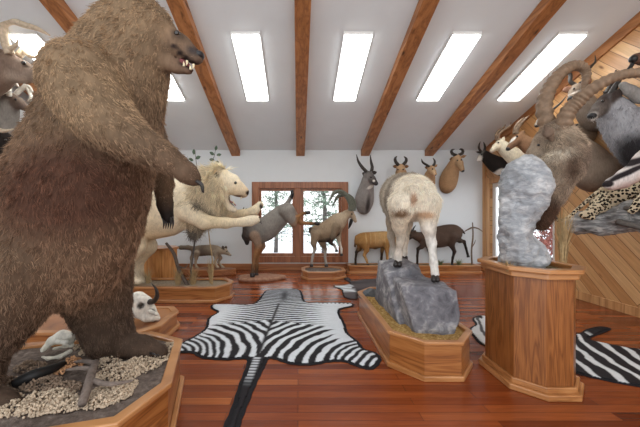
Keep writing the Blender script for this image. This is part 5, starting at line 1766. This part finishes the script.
# ------------------------------------------------------------------ antlered heads on the left wall
dg, dgl = lin(130, 110, 96), lin(160, 142, 126)
YL = 4.45
t = thing('deer_mount', 'grey brown deer head with large pale antlers, upper left beside the bear shoulder', 'trophy head', (XL + 0.05, 4.4, 3.2))
S = Sculpt(0.012, 0.05)
S.limb([(XL + 0.12, 4.35, 2.85, 0.26)] + J((-20, 86, YL, 15), (-4, 76, YL, 13), (6, 67, YL, 11)), dg, spline=True)
S.limb(J((10, 64, YL, 10.5), (24, 70, YL, 8.2), (38, 78, YL, 5.8), (44, 82, YL, 4.6)), (dg, dg, dgl, lin(70, 58, 52)), k=0.04)
S.limb(J((8, 75, YL, 7), (26, 78, YL, 5.5)), dgl, k=0.05)
ear(S, 2, 60, -14, 52, YL - 0.15, 4.0, dg)
ear(S, 6, 58, -4, 46, YL + 0.2, 4.0, dg)
S.paint(W(23, 63.5, YL - 0.15), (0.05, 0.08, 0.035), lin(70, 56, 48), 0.6)
S.build('body', M['pelt'], t)
eye(t, 23.5, 63, YL - 0.145, 2.0)


def antler(t, beam, tines, mat='antler'):
    a = tubes('antler', [J(*beam)], M[mat], t, sides=8, n=5)
    for q in tines:
        tubes('tine', [J(*q)], M[mat], a, sides=8, n=5)


antler(t, ((10, 54, YL - 0.1, 4.2), (5, 40, YL - 0.15, 4.0), (3.5, 26, YL - 0.2, 3.8), (12, 21, YL - 0.25, 3.4), (24, 25, YL - 0.3, 3.0), (38, 29, YL - 0.3, 2.2), (50, 35.5, YL - 0.3, 0.6)),
       (((13, 21, YL - 0.25, 3.0), (19, 13, YL - 0.25, 2.4), (28, 9, YL - 0.25, 1.8), (35.5, 8, YL - 0.25, 0.5)), ((3.5, 27, YL - 0.2, 3.4), (1, 12, YL - 0.2, 2.6), (1, -8, YL - 0.2, 0.8)), ((9, 50, YL - 0.12, 2.5), (16, 45, YL - 0.2, 1.6), (18, 38, YL - 0.2, 0.4))))
antler(t, ((18, 56, YL + 0.08, 3.8), (26, 48, YL + 0.12, 3.6), (32, 38, YL + 0.14, 3.0), (37, 29, YL + 0.16, 2.2), (40, 22, YL + 0.16, 0.6)),
       (((24, 51, YL + 0.1, 2.6), (30, 56, YL + 0.05, 2.0), (39, 58, YL, 0.6)), ((28, 46, YL + 0.12, 2.2), (24, 38, YL + 0.2, 1.6), (15, 34, YL + 0.3, 0.5))))
YL = 4.9
t = thing('deer_mount', 'smaller deer head with short white antlers, below the large antlered head on the left', 'trophy head', (XL + 0.05, 4.9, 2.7))
S = Sculpt(0.012, 0.05)
S.limb([(XL + 0.12, 4.9, 2.4, 0.24)] + J((-6, 128, YL, 17), (0, 117, YL, 13), (7, 104, YL, 9)), lin(134, 128, 122), spline=True)
S.limb(J((10, 100, YL, 7.5), (18, 103, YL, 5.5), (26, 108, YL, 3.4)), (lin(120, 104, 92), lin(104, 88, 80)), k=0.04)
ear(S, 4, 98, -5, 94, YL - 0.1, 3, dg)
S.build('body', M['pelt'], t)
eye(t, 15.5, 99.5, YL - 0.09, 1.1)
antler(t, ((9, 96, YL - 0.1, 2.3), (9, 88, YL - 0.15, 2.2), (14, 83, YL - 0.2, 2.0), (19, 87, YL - 0.2, 0.8)), (((9, 89, YL - 0.15, 2.0), (4, 92, YL - 0.2, 1.6), (-3, 98, YL - 0.2, 0.5)),), 'bone')
antler(t, ((14, 96, YL + 0.1, 2.3), (20, 90, YL + 0.12, 2.2), (28, 86.5, YL + 0.15, 2.0), (33, 92, YL + 0.15, 0.7)), (((22, 89, YL + 0.12, 2.0), (25, 83, YL + 0.15, 0.7)), ((27, 87, YL + 0.15, 1.8), (31, 97, YL + 0.15, 1.6), (27, 102, YL + 0.15, 0.6))), 'bone')
YL = 4.3
t = thing('deer_mount', 'dark head with pale branching antlers, lowest of the heads left of the bear', 'trophy head', (XL + 0.05, 4.3, 2.3))
S = Sculpt(0.012, 0.05)
S.limb([(XL + 0.12, 4.3, 2.2, 0.26)] + J((-22, 148, YL, 18), (-8, 143, YL, 13), (2, 141, YL, 9)), (lin(70, 60, 52), dk), spline=True)
S.limb(J((4, 142, YL, 7), (8, 150, YL, 5), (9, 156, YL, 4)), dk, k=0.03)
ear(S, 0, 136, -8, 130, YL - 0.1, 3, dk)
S.build('body', M['pelt'], t)
eye(t, 5, 140, YL - 0.12, 1.4)
antler(t, ((-4, 134, YL - 0.05, 2.4), (-6, 128, YL - 0.1, 2.3), (3, 131, YL - 0.3, 2.0), (14, 129, YL - 0.45, 0.5)), (((-5, 130, YL - 0.1, 2.0), (-14, 118, YL - 0.1, 0.6)),))
antler(t, ((0, 160, YL - 0.1, 2.4), (8, 155, YL - 0.2, 2.4), (14, 146, YL - 0.3, 1.8), (17, 138, YL - 0.3, 0.5)), (((6, 156, YL - 0.2, 2.0), (4, 165, YL - 0.3, 1.6), (-2, 170, YL - 0.3, 0.5)), ((10, 152, YL - 0.25, 1.8), (16, 152, YL - 0.3, 0.5))))
# ------------------------------------------------------------------ hides on the floor
def inside(P, poly):
    x, y = P[:, 0], P[:, 1]
    c = np.zeros(len(P), bool)
    n = len(poly)
    for i in range(n):
        x0, y0 = poly[i]
        x1, y1 = poly[(i + 1) % n]
        m = (y0 > y) != (y1 > y)
        if y0 != y1:
            c ^= m & (x < (x1 - x0) * (y - y0) / (y1 - y0) + x0)
    return c


def close_smooth(poly, n=4):
    p = np.array(poly)
    m = len(p)
    out = []
    for i in range(m):
        a, b, c, d = p[i - 1], p[i], p[(i + 1) % m], p[(i + 2) % m]
        for t in np.linspace(0, 1, n, endpoint=False):
            out.append(0.5 * (2 * b + (c - a) * t + (2 * a - 5 * b + 4 * c - d) * t * t + (3 * b - a - 3 * c + d) * t ** 3))
    return np.array(out)


def grow(poly, d):
    """offset any outline by d along its averaged normals"""
    p = np.array(poly)
    t = np.roll(p, -1, 0) - np.roll(p, 1, 0)
    nrm = np.stack([t[:, 1], -t[:, 0]], 1)
    nrm /= np.linalg.norm(nrm, axis=1)[:, None] + 1e-9
    ar = np.sum(p[:, 0] * np.roll(p[:, 1], -1) - np.roll(p[:, 0], -1) * p[:, 1])
    return p + nrm * d * (1 if ar > 0 else -1)


M['felt'] = plain('black_felt', lin(40, 39, 41), 0.95, 0.1, 0.15, 80, 0.3)
M['hide'] = pelt('hide', 0.75, 0.10, 90, 0.25, (1, 1, 1))


def hide(name, label, outline, colour, step=0.012, border=0.03, group=None, scallop=0.0):
    poly = close_smooth(outline)
    c = poly.mean(axis=0)
    t = thing(name, label, 'rug', (c[0], c[1], 0), group)
    out = grow(poly, border)
    if scallop:
        out = grow(out, scallop * 0.5)
        k = np.arange(len(out))
        out = out + (grow(out, 1.0) - out) * (scallop * 0.5 * np.cos(k * PI))[:, None]
    bm = bmesh.new()
    add_prism(bm, out, 0.001, 0.007)
    bm_obj('felt_backing', bm, M['felt'], t)
    lo, hi = poly.min(0), poly.max(0)
    xs, ys = np.arange(lo[0], hi[0] + step, step), np.arange(lo[1], hi[1] + step, step)
    G = np.stack(np.meshgrid(xs, ys, indexing='ij'), -1)
    ins = inside(G.reshape(-1, 2), poly).reshape(G.shape[:2])
    idx = -np.ones(ins.shape, int)
    cell = ins[:-1, :-1] & ins[1:, :-1] & ins[1:, 1:] & ins[:-1, 1:]
    use = np.zeros_like(ins)
    for a in (0, 1):
        for b in (0, 1):
            use[a:ins.shape[0] - 1 + a, b:ins.shape[1] - 1 + b] |= cell
    idx[use] = np.arange(use.sum())
    P = G[use]
    V = np.column_stack([P, np.full(len(P), 0.0135)])
    ij = np.argwhere(cell)
    Fc = np.stack([idx[ij[:, 0], ij[:, 1]], idx[ij[:, 0] + 1, ij[:, 1]], idx[ij[:, 0] + 1, ij[:, 1] + 1], idx[ij[:, 0], ij[:, 1] + 1]], 1)
    o = mesh_obj('skin', V, Fc.tolist(), M['hide'], t, cols=colour(P))
    md = o.modifiers.new('thickness', 'SOLIDIFY')
    md.thickness = 0.006
    md.offset = -1
    return t


ZW, ZK, ZGR = np.array(lin(216, 221, 226)), np.array(lin(38, 36, 39)), np.array(lin(120, 122, 130))


def nz(P, s, seed=0.0):
    return np.array([mnoise.noise(Vector((p[0] * s + seed, p[1] * s, 0))) for p in P])


def sm(a, b, x):
    t = np.clip((x - a) / (b - a), 0, 1)
    return t * t * (3 - 2 * t)


T, Nk = np.array(FL(258, 357)), np.array(FL(285, 289))
LEN = np.linalg.norm(Nk - T)
AX = (Nk - T) / LEN
LT = np.array((AX[1], -AX[0]))
footR, footL = np.array(FL(392, 368)), np.array(FL(160, 356))


def zebra_cols(P):
    q = P - T
    v = q @ AX
    u = q @ LT
    wob = nz(P, 5.0) * 0.02 + nz(P, 14, 5) * 0.006
    d = np.where(u > 0, np.linalg.norm(P - footR, axis=1), np.linalg.norm(P - footL, axis=1))
    au = np.abs(u)
    dd = d + wob * 1.5
    s_h = np.cos(2 * PI * np.where(dd > 0.6, (dd - 0.6) / 0.125, (dd - 0.6) / 0.075))
    s_t = np.cos(2 * PI * (v - 0.25 * au + wob) / 0.082)
    edge = v - 0.98 + 0.28 * au + wob
    hz = edge < 0
    s = np.where(hz, s_h, s_t)
    mx = sm(0.22, 0.8, au)
    th = np.where(hz, -0.1 + 1.3 * sm(0.55, 0.85, au) * sm(0.30, 0.5, v), -0.15 + 1.3 * mx)
    th = th - 0.25 * sm(1.4, 2.2, v)
    fl = (v > 1.75) & (au > 0.60)
    s = np.where(fl, np.cos(2 * PI * (au + wob) / 0.062), s)
    th = np.where(fl, 0.2, th)
    k = sm(th - 0.22, th + 0.22, s)
    # line of the spine and the dark mane
    sp = np.exp(-(au / 0.02) ** 2) * (v < 1.7)
    k = np.maximum(k, sp)
    mane = np.exp(-((u - 0.04 + 0.05 * (v - 2.1)) / 0.06) ** 2 - ((v - 2.15) / 0.32) ** 2)
    c = ZW * (1 - k[:, None]) + ZK * k[:, None]
    g = sm(1.75, 2.2, v)[:, None] * 0.30
    c = c * (1 - g) + ZGR * g
    c = c * (1 - mane[:, None] * 0.85) + ZK * mane[:, None] * 0.85
    # tail
    tl = (v < -0.02) & (au < 0.16 + 0.1 * (v > -0.3) * 0)
    st = 0.5 + 0.5 * np.cos(2 * PI * v / 0.05)
    tw = sm(0.045, 0.02, au) * sm(-0.55, -0.30, v)
    ct = ZK + (ZW - ZK) * (tw * st)[:, None]
    return np.where(tl[:, None], ct, c)


zpx = [(270, 291), (285, 289.5), (299, 291), (303.5, 302), (318, 303.5), (334, 303.5), (350, 304), (351, 306.5), (340, 309), (337.5, 313), (339.5, 318), (343, 325), (346, 334), (356, 342.5), (362, 350), (374, 354),
       (378, 360), (371, 368), (361, 366.5), (345, 361), (329, 361), (310, 364), (291, 363), (275, 358), (266.5, 358.5), (261, 368), (252, 386), (240, 414), (233, 432), (226, 432), (235, 410), (243, 384), (250, 364), (247, 358), (228, 359), (205, 357.5), (194, 352.5), (178, 352), (163, 352), (160, 345), (180, 344.5),
       (199, 335.5), (208, 328), (210, 319), (219, 312.5), (213, 308.5), (215, 305), (234, 305), (251, 305), (258.5, 302), (266, 292)]
hide('zebra_rug', 'zebra skin rug with black felt border and long tail, spread on the open floor', [FL(*p) for p in zpx], zebra_cols, scallop=0.006, border=0.028)


def zebra2_cols(P):
    d = P @ np.array((0.955, -0.30))
    e = P @ np.array((0.30, 0.955))
    wob = nz(P, 4.0, 3) * 0.05 + nz(P, 13, 2) * 0.010
    s = np.cos(2 * PI * (d + wob + 0.07 * np.sin(e * 2.2)) / 0.150)
    leg = ((P[:, 0] > 3.22) & (P[:, 1] > 3.36))
    fore = (P[:, 0] < 2.42) & (P[:, 1] > 3.0)
    k = sm(-0.65, -0.25, s)
    k = np.where(fore, sm(0.5, 0.8, s) * 0.9, k)
    k = np.where(leg, np.maximum(k, sm(3.3, 3.45, P[:, 0])), k)
    return ZW * (1 - k[:, None]) * np.array((1, 0.985, 0.95)) + ZK * k[:, None]


z2 = [FL(576, 373), FL(600, 379), FL(640, 386.5), (3.3, 2.25), (4.0, 2.1), (4.3, 2.3), (4.25, 2.8), (3.9, 3.05), FL(640, 350), FL(612, 345.5), FL(592, 341), FL(588, 338), FL(600, 333), FL(609, 329), FL(601, 327.5), FL(588, 330.5), FL(577, 335),
      (2.75, 3.5), (2.6, 3.85), FL(484, 316.5), FL(474, 319), FL(477, 325), FL(471, 330), FL(475, 337), FL(486, 346), (2.25, 3.1), (2.38, 2.75)]
hide('zebra_rug', 'bold striped zebra skin rug lying behind and right of the tall oak pedestal', z2, zebra2_cols, step=0.013, border=0.02)


def dark_cols(P):
    n = nz(P, 3.0, 9)
    k = sm(-0.4, 0.5, n)
    w = sm(0.03, -0.03, P[:, 0] - 1.02 + 0.08 * nz(P, 9, 4)) * sm(5.30, 5.35, P[:, 1]) * sm(5.95, 5.85, P[:, 1])
    st = sm(0.3, 0.7, np.cos(2 * PI * (P[:, 1] + P[:, 0] * 0.4) / 0.22))
    c = np.array(lin(92, 86, 88)) * (1 - k[:, None]) + np.array(lin(58, 54, 56)) * k[:, None]
    wh = ZW * (1 - 0.5 * st[:, None]) + ZK * 0.5 * st[:, None]
    return c * (1 - w[:, None]) + wh * w[:, None]


h3 = [FL(345, 297.5), FL(356, 299.5), FL(357, 295), FL(362, 292), (1.55, 5.45), (1.85, 5.75), (1.9, 6.3), FL(382, 279), FL(366, 279.5), FL(352, 281.5), FL(349, 278.5), FL(345, 277), FL(345, 279.5), FL(351, 284), FL(341, 286), FL(334, 286.5), FL(342, 290)]
hide('hide_rug', 'dark grey animal hide with a white patch, on the floor behind the gravel planter', h3, dark_cols, step=0.016, border=0.015)

# ------------------------------------------------------------------ bear plinth: moss, driftwood, small skull
ZG = BZ - 0.03


def moss(name, label, spots, mat, seed, n, rs=(0.0045, 0.0095)):
    """clumps of branching lichen: many tiny lumps heaped together"""
    rng = np.random.default_rng(seed)
    bm0 = bmesh.new()
    bmesh.ops.create_icosphere(bm0, subdivisions=1, radius=1)
    bv = np.array([v.co[:] for v in bm0.verts])
    bf = np.array([[v.index for v in f.verts] for f in bm0.faces])
    bm0.free()
    V, Fc, o = [], [], 0
    for (px, py, rx, ry, h) in spots:
        cx_, cy_ = FL(px, py, ZG)
        sc = cy_ / F
        for i in range(int(n * rx * ry / 15)):
            a, r = rng.uniform(0, 2 * PI), math.sqrt(rng.random())
            gx, gy = cx_ + math.cos(a) * r * rx * sc, cy_ + math.sin(a) * r * ry * sc * 2.6
            z = ZG + 0.008 + h * (1 - r ** 2) * rng.random() ** 0.6 * (0.65 + 0.5 * mnoise.noise(Vector((gx * 16, gy * 16, 1))))
            q = bv * rng.uniform(*rs) * rng.uniform(0.6, 1.3, (1, 3)) * rng.uniform(0.75, 1.25, (len(bv), 1))
            V.append(q + (gx, gy, z))
            Fc.append(bf + o)
            o += len(bv)
    ob = mesh_obj(name, np.vstack(V), np.vstack(Fc).tolist(), mat)
    ob['kind'] = 'stuff'
    return tag(ob, label, 'moss')


M['moss'] = plain('pale_lichen', lin(196, 177, 154), 0.95, 0.1, 0.30, 34)
M['moss2'] = plain('orange_lichen', lin(206, 158, 118), 0.95, 0.1, 0.25, 40)
M['moss3'] = plain('brown_lichen', lin(146, 126, 108), 0.95, 0.1, 0.30, 34)
moss('lichen', 'pale cream lichen clumps heaped on the bear plinth around the driftwood',
     [(120, 374, 22, 9, 0.075), (140, 367, 20, 7, 0.075), (155, 358, 18, 6, 0.065), (167, 349, 9, 5, 0.055), (118, 396, 14, 5, 0.06), (108, 364, 12, 4, 0.06), (110, 395, 22, 8, 0.06), (92, 352, 12, 4, 0.06), (126, 388, 10, 5, 0.05),
      (50, 400, 26, 6, 0.065), (16, 410, 18, 5, 0.06), (64, 406, 24, 5, 0.05), (34, 412, 18, 4, 0.05), (98, 403, 16, 5, 0.055), (4, 404, 14, 6, 0.06), (82, 348, 7, 3, 0.05)], M['moss'], 2, 46)
moss('lichen', 'brownish grey lichen clumps on the bear plinth, left of the driftwood', [(34, 384, 26, 6, 0.06), (62, 390, 18, 5, 0.05), (10, 386, 14, 5, 0.05), (30, 368, 14, 4, 0.05)], M['moss3'], 7, 46)
moss('lichen', 'small orange lichen clump on the bear plinth between skull and driftwood', [(72, 366, 11, 4, 0.07), (62, 373, 5, 2.5, 0.04)], M['moss2'], 5, 60)
M['drywood'] = plain('weathered_wood', lin(116, 104, 96), 0.9, 0.2, 0.3, 30, 0.6)


def GP(px, py, z, r):
    x, y = FL(px, py, z)
    return (x, y, z, r)


zt = BZ + 0.05
o = tubes('driftwood', [[GP(96, 362, zt, 0.020), GP(92, 372, zt + 0.015, 0.024), GP(88, 386, zt, 0.025), GP(82, 404, zt - 0.03, 0.022)], [GP(90, 380, zt, 0.018), GP(108, 384, zt + 0.01, 0.014), GP(126, 382, zt, 0.009), GP(134, 380, zt, 0.004)],
                        [GP(94, 369, zt, 0.016), GP(80, 368, zt + 0.01, 0.013), GP(66, 370, zt, 0.007)], [GP(96, 364, zt, 0.02), GP(84, 361, zt, 0.014), GP(74, 362, zt - 0.02, 0.006)]], M['drywood'], sides=9, n=5)
tag(o, 'forked grey driftwood lying on the lichen of the bear plinth', 'driftwood')
o = tubes('charred_branch', [[GP(14, 384, ZG + 0.03, 0.03), GP(34, 375, ZG + 0.06, 0.034), GP(52, 369, ZG + 0.05, 0.028), GP(66, 362, ZG + 0.03, 0.016)]], M['blackmatte'], sides=9, n=5)
tag(o, 'dark burnt branch lying on the bear plinth behind the near hind paw', 'branch')

t = thing('animal_skull', 'small weathered white animal skull on the bear plinth between the hind legs', 'skull', GP(60, 345, ZG, 0)[:3])
S = Sculpt(0.006, 0.018)
wb, wg2 = lin(232, 228, 216), lin(222, 216, 200)
zs = ZG


def SK(px, py, dz, r):
    x, y = FL(px, py, zs)
    return (x, y, zs + dz, r)


S.limb([SK(70, 352, 0.11, 0.045), SK(62, 352, 0.115, 0.05), SK(52, 354, 0.10, 0.030), SK(43, 358, 0.06, 0.018)], (wb, wb, wg2))
S.limb([SK(72, 354, 0.14, 0.02), SK(75, 352, 0.13, 0.015)], wb)
S.limb([SK(57, 358, 0.125, 0.016), SK(66, 359, 0.12, 0.018)], wb)
S.limb([SK(70, 358, 0.05, 0.016), SK(60, 361, 0.03, 0.014), SK(48, 362, 0.025, 0.011), SK(42, 361, 0.03, 0.008)], wg2)
S.limb([SK(72, 352, 0.05, 0.016), SK(66, 350, 0.03, 0.014), SK(54, 352, 0.025, 0.011)], wg2)
S.blob(SK(60, 362, 0.10, 0)[:3], 0.020, wb, cut=True)
S.blob(SK(70, 362, 0.10, 0)[:3], 0.016, wb, cut=True)
S.build('cranium', M['skin'], t)

# ------------------------------------------------------------------ horned skull on the low plinth
Yb = 3.42
t = thing('bison_skull', 'white horned skull with black horns on the low plinth behind the bear', 'skull', W(145, 318, Yb))
S = Sculpt(0.009, 0.03)
S.limb(J((138, 300, Yb, 8.5), (143, 305, Yb, 9), (149, 311, Yb, 6.5), (155, 316.5, Yb, 3.6), (158, 318.5, Yb, 2.2)), wb)
S.limb(J((137, 312, Yb - 0.05, 6), (146, 318, Yb - 0.06, 3.4), (152, 319.5, Yb - 0.05, 2.2)), wb)
S.limb(J((143, 299, Yb - 0.05, 4.2), (150, 302.5, Yb - 0.02, 3.0)), wb)
S.limb(J((134, 300, Yb - 0.05, 5.0), (131, 303, Yb - 0.1, 3)), wb)
S.limb(J((150, 311, Yb - 0.12, 2), (157, 314.5, Yb - 0.12, 1.8)), wb, k=0.02)
S.blob(W(139.5, 306.5, Yb - 0.13), (0.036, 0.06, 0.034), lin(60, 52, 46), cut=True)
S.blob(W(153, 313, Yb - 0.07), (0.05, 0.05, 0.02), lin(60, 52, 46), cut=True, ax=((0.8, 0, -0.6), (0, 1, 0), (0.6, 0, 0.8)))
S.build('cranium', M['skin'], t)
tubes('horn', [J((149, 302, Yb - 0.04, 2.8), (154, 301, Yb - 0.08, 2.6), (157, 296, Yb - 0.12, 2.1), (156, 289, Yb - 0.14, 1.4), (151.5, 283.5, Yb - 0.14, 0.3))], M['horn'], t, sides=10)
tubes('horn', [J((134, 300, Yb - 0.05, 2.8), (128, 298, Yb - 0.12, 2.6), (122, 292, Yb - 0.16, 2.1), (121, 284, Yb - 0.18, 1.3), (124, 279, Yb - 0.18, 0.3))], M['horn'], t, sides=10)

# ------------------------------------------------------------------ things on the lion plinth
o = tubes('branch', [[W(166, 243, 5.2) + (0.022,), W(174, 254, 5.18) + (0.03,), W(179, 270, 5.15) + (0.03,), W(188, 286, 5.08) + (0.034,)], [W(178, 266, 5.16) + (0.018,), W(184, 268, 5.22) + (0.014,), W(188, 264, 5.25) + (0.006,)]], plain('dark_branch', lin(92, 80, 72), 0.85, 0.2, 0.3, 20, 0.5), sides=9, n=5)
tag(o, 'dark crooked branch leaning up from the sand of the lion plinth', 'branch')
for i, (px, py, h, sp, n, lab) in enumerate(((178, 284, 0.36, 0.16, 70, 'dry straw clump left of the dark branch on the lion plinth'), (193, 284, 0.36, 0.17, 70, 'dry straw clump right of the dark branch on the lion plinth'),
                                             (211, 283, 0.50, 0.13, 60, 'tallest dry straw clump, right end of the lion plinth'), (148, 283, 0.34, 0.14, 50, 'dry straw clump by the lion hind paws'))):
    x, y = FL(px, py, 0.21)
    tuft('straw_clump', lab, x, y, 0.20, h, sp, n, M['straw'], 200 + i, 'straw clumps on the lion plinth', 0.005)
o = tubes('tall_stalk', [J((212, 285, 5.1, 0.7), (212.5, 262, 5.1, 0.6), (209.5, 240, 5.1, 0.5), (208.5, 228, 5.1, 0.3))], M['straw'], sides=6)
tag(o, 'single tall dry stalk under the lion forelegs', 'stalk')

M['leaf'] = plain('dark_green_leaf', lin(74, 92, 72), 0.5, 0.4, 0.3, 12)
t = thing('leafy_branch', 'thin branch with dark green leaves rising behind the lion mane', 'branch', (-1.6, 5.33, 0.21))
stems = [[W(190, 282, 5.33) + (0.016,), W(196, 230, 5.34) + (0.014,), W(201, 185, 5.35) + (0.011,), W(197, 168, 5.35) + (0.007,), W(195, 150, 5.35) + (0.003,)],
         [W(200, 190, 5.35) + (0.010,), W(207, 172, 5.35) + (0.008,), W(213, 160, 5.35) + (0.006,), W(216, 148, 5.35) + (0.003,)]]
tubes('stem', stems, M['bark'], t, sides=6)
rng = np.random.default_rng(31)
for (px, py, a, l) in ((194, 153, 1.4, 4.2), (197, 158, 0.4, 4.2), (192, 160, 2.6, 3.4), (216, 149, 1.2, 3.6), (213, 154, 2.6, 3.8), (218, 155, 0.3, 3.4), (213, 160, 2.9, 3.6), (217, 162, -0.2, 3.2), (206, 171, 2.6, 3.2)):
    c = np.array(W(px, py, 5.33 + rng.uniform(-0.05, 0.05)))
    L2 = l * 5.33 / F
    d = np.array((math.cos(a), rng.uniform(-0.4, 0.4), math.sin(a)))
    d /= np.linalg.norm(d)
    s = np.cross(d, (0.2, 1, 0.1))
    s /= np.linalg.norm(s)
    nn = np.cross(d, s)
    prof = ((0, 0.0), (0.25, 0.8), (0.5, 1.0), (0.75, 0.75), (1.0, 0.0))
    V, Fc = [], []
    for q, w2 in prof:
        b3 = c + d * (q - 0.3) * L2 * 1.4
        V += [b3 + s * w2 * L2 * 0.42 + nn * 0.008, b3 - nn * 0.004, b3 - s * w2 * L2 * 0.42 + nn * 0.008]
    for k in range(4):
        for q in range(2):
            Fc.append((3 * k + q, 3 * k + q + 1, 3 * k + q + 4, 3 * k + q + 3))
    lf = mesh_obj('leaf', V, Fc, M['leaf'], t)
    md = lf.modifiers.new('thickness', 'SOLIDIFY')
    md.thickness = 0.003

# ------------------------------------------------------------------ dry grass on the tall pedestal
for i, (px, py, Yq, h, sp, n, lab) in enumerate(((563, 261, 2.66, 0.62, 0.09, 110, 'tall dry straw clump on the pedestal, right of the pale rock column'), (508, 262, 2.45, 0.10, 0.05, 26, 'short dry straw at the left foot of the pale rock column'))):
    p = W(px, py, Yq)
    tuft('straw_clump', lab, p[0], p[1], 0.93, h, sp, n, M['straw'], 300 + i, 'straw on the tall pedestal', 0.0045)
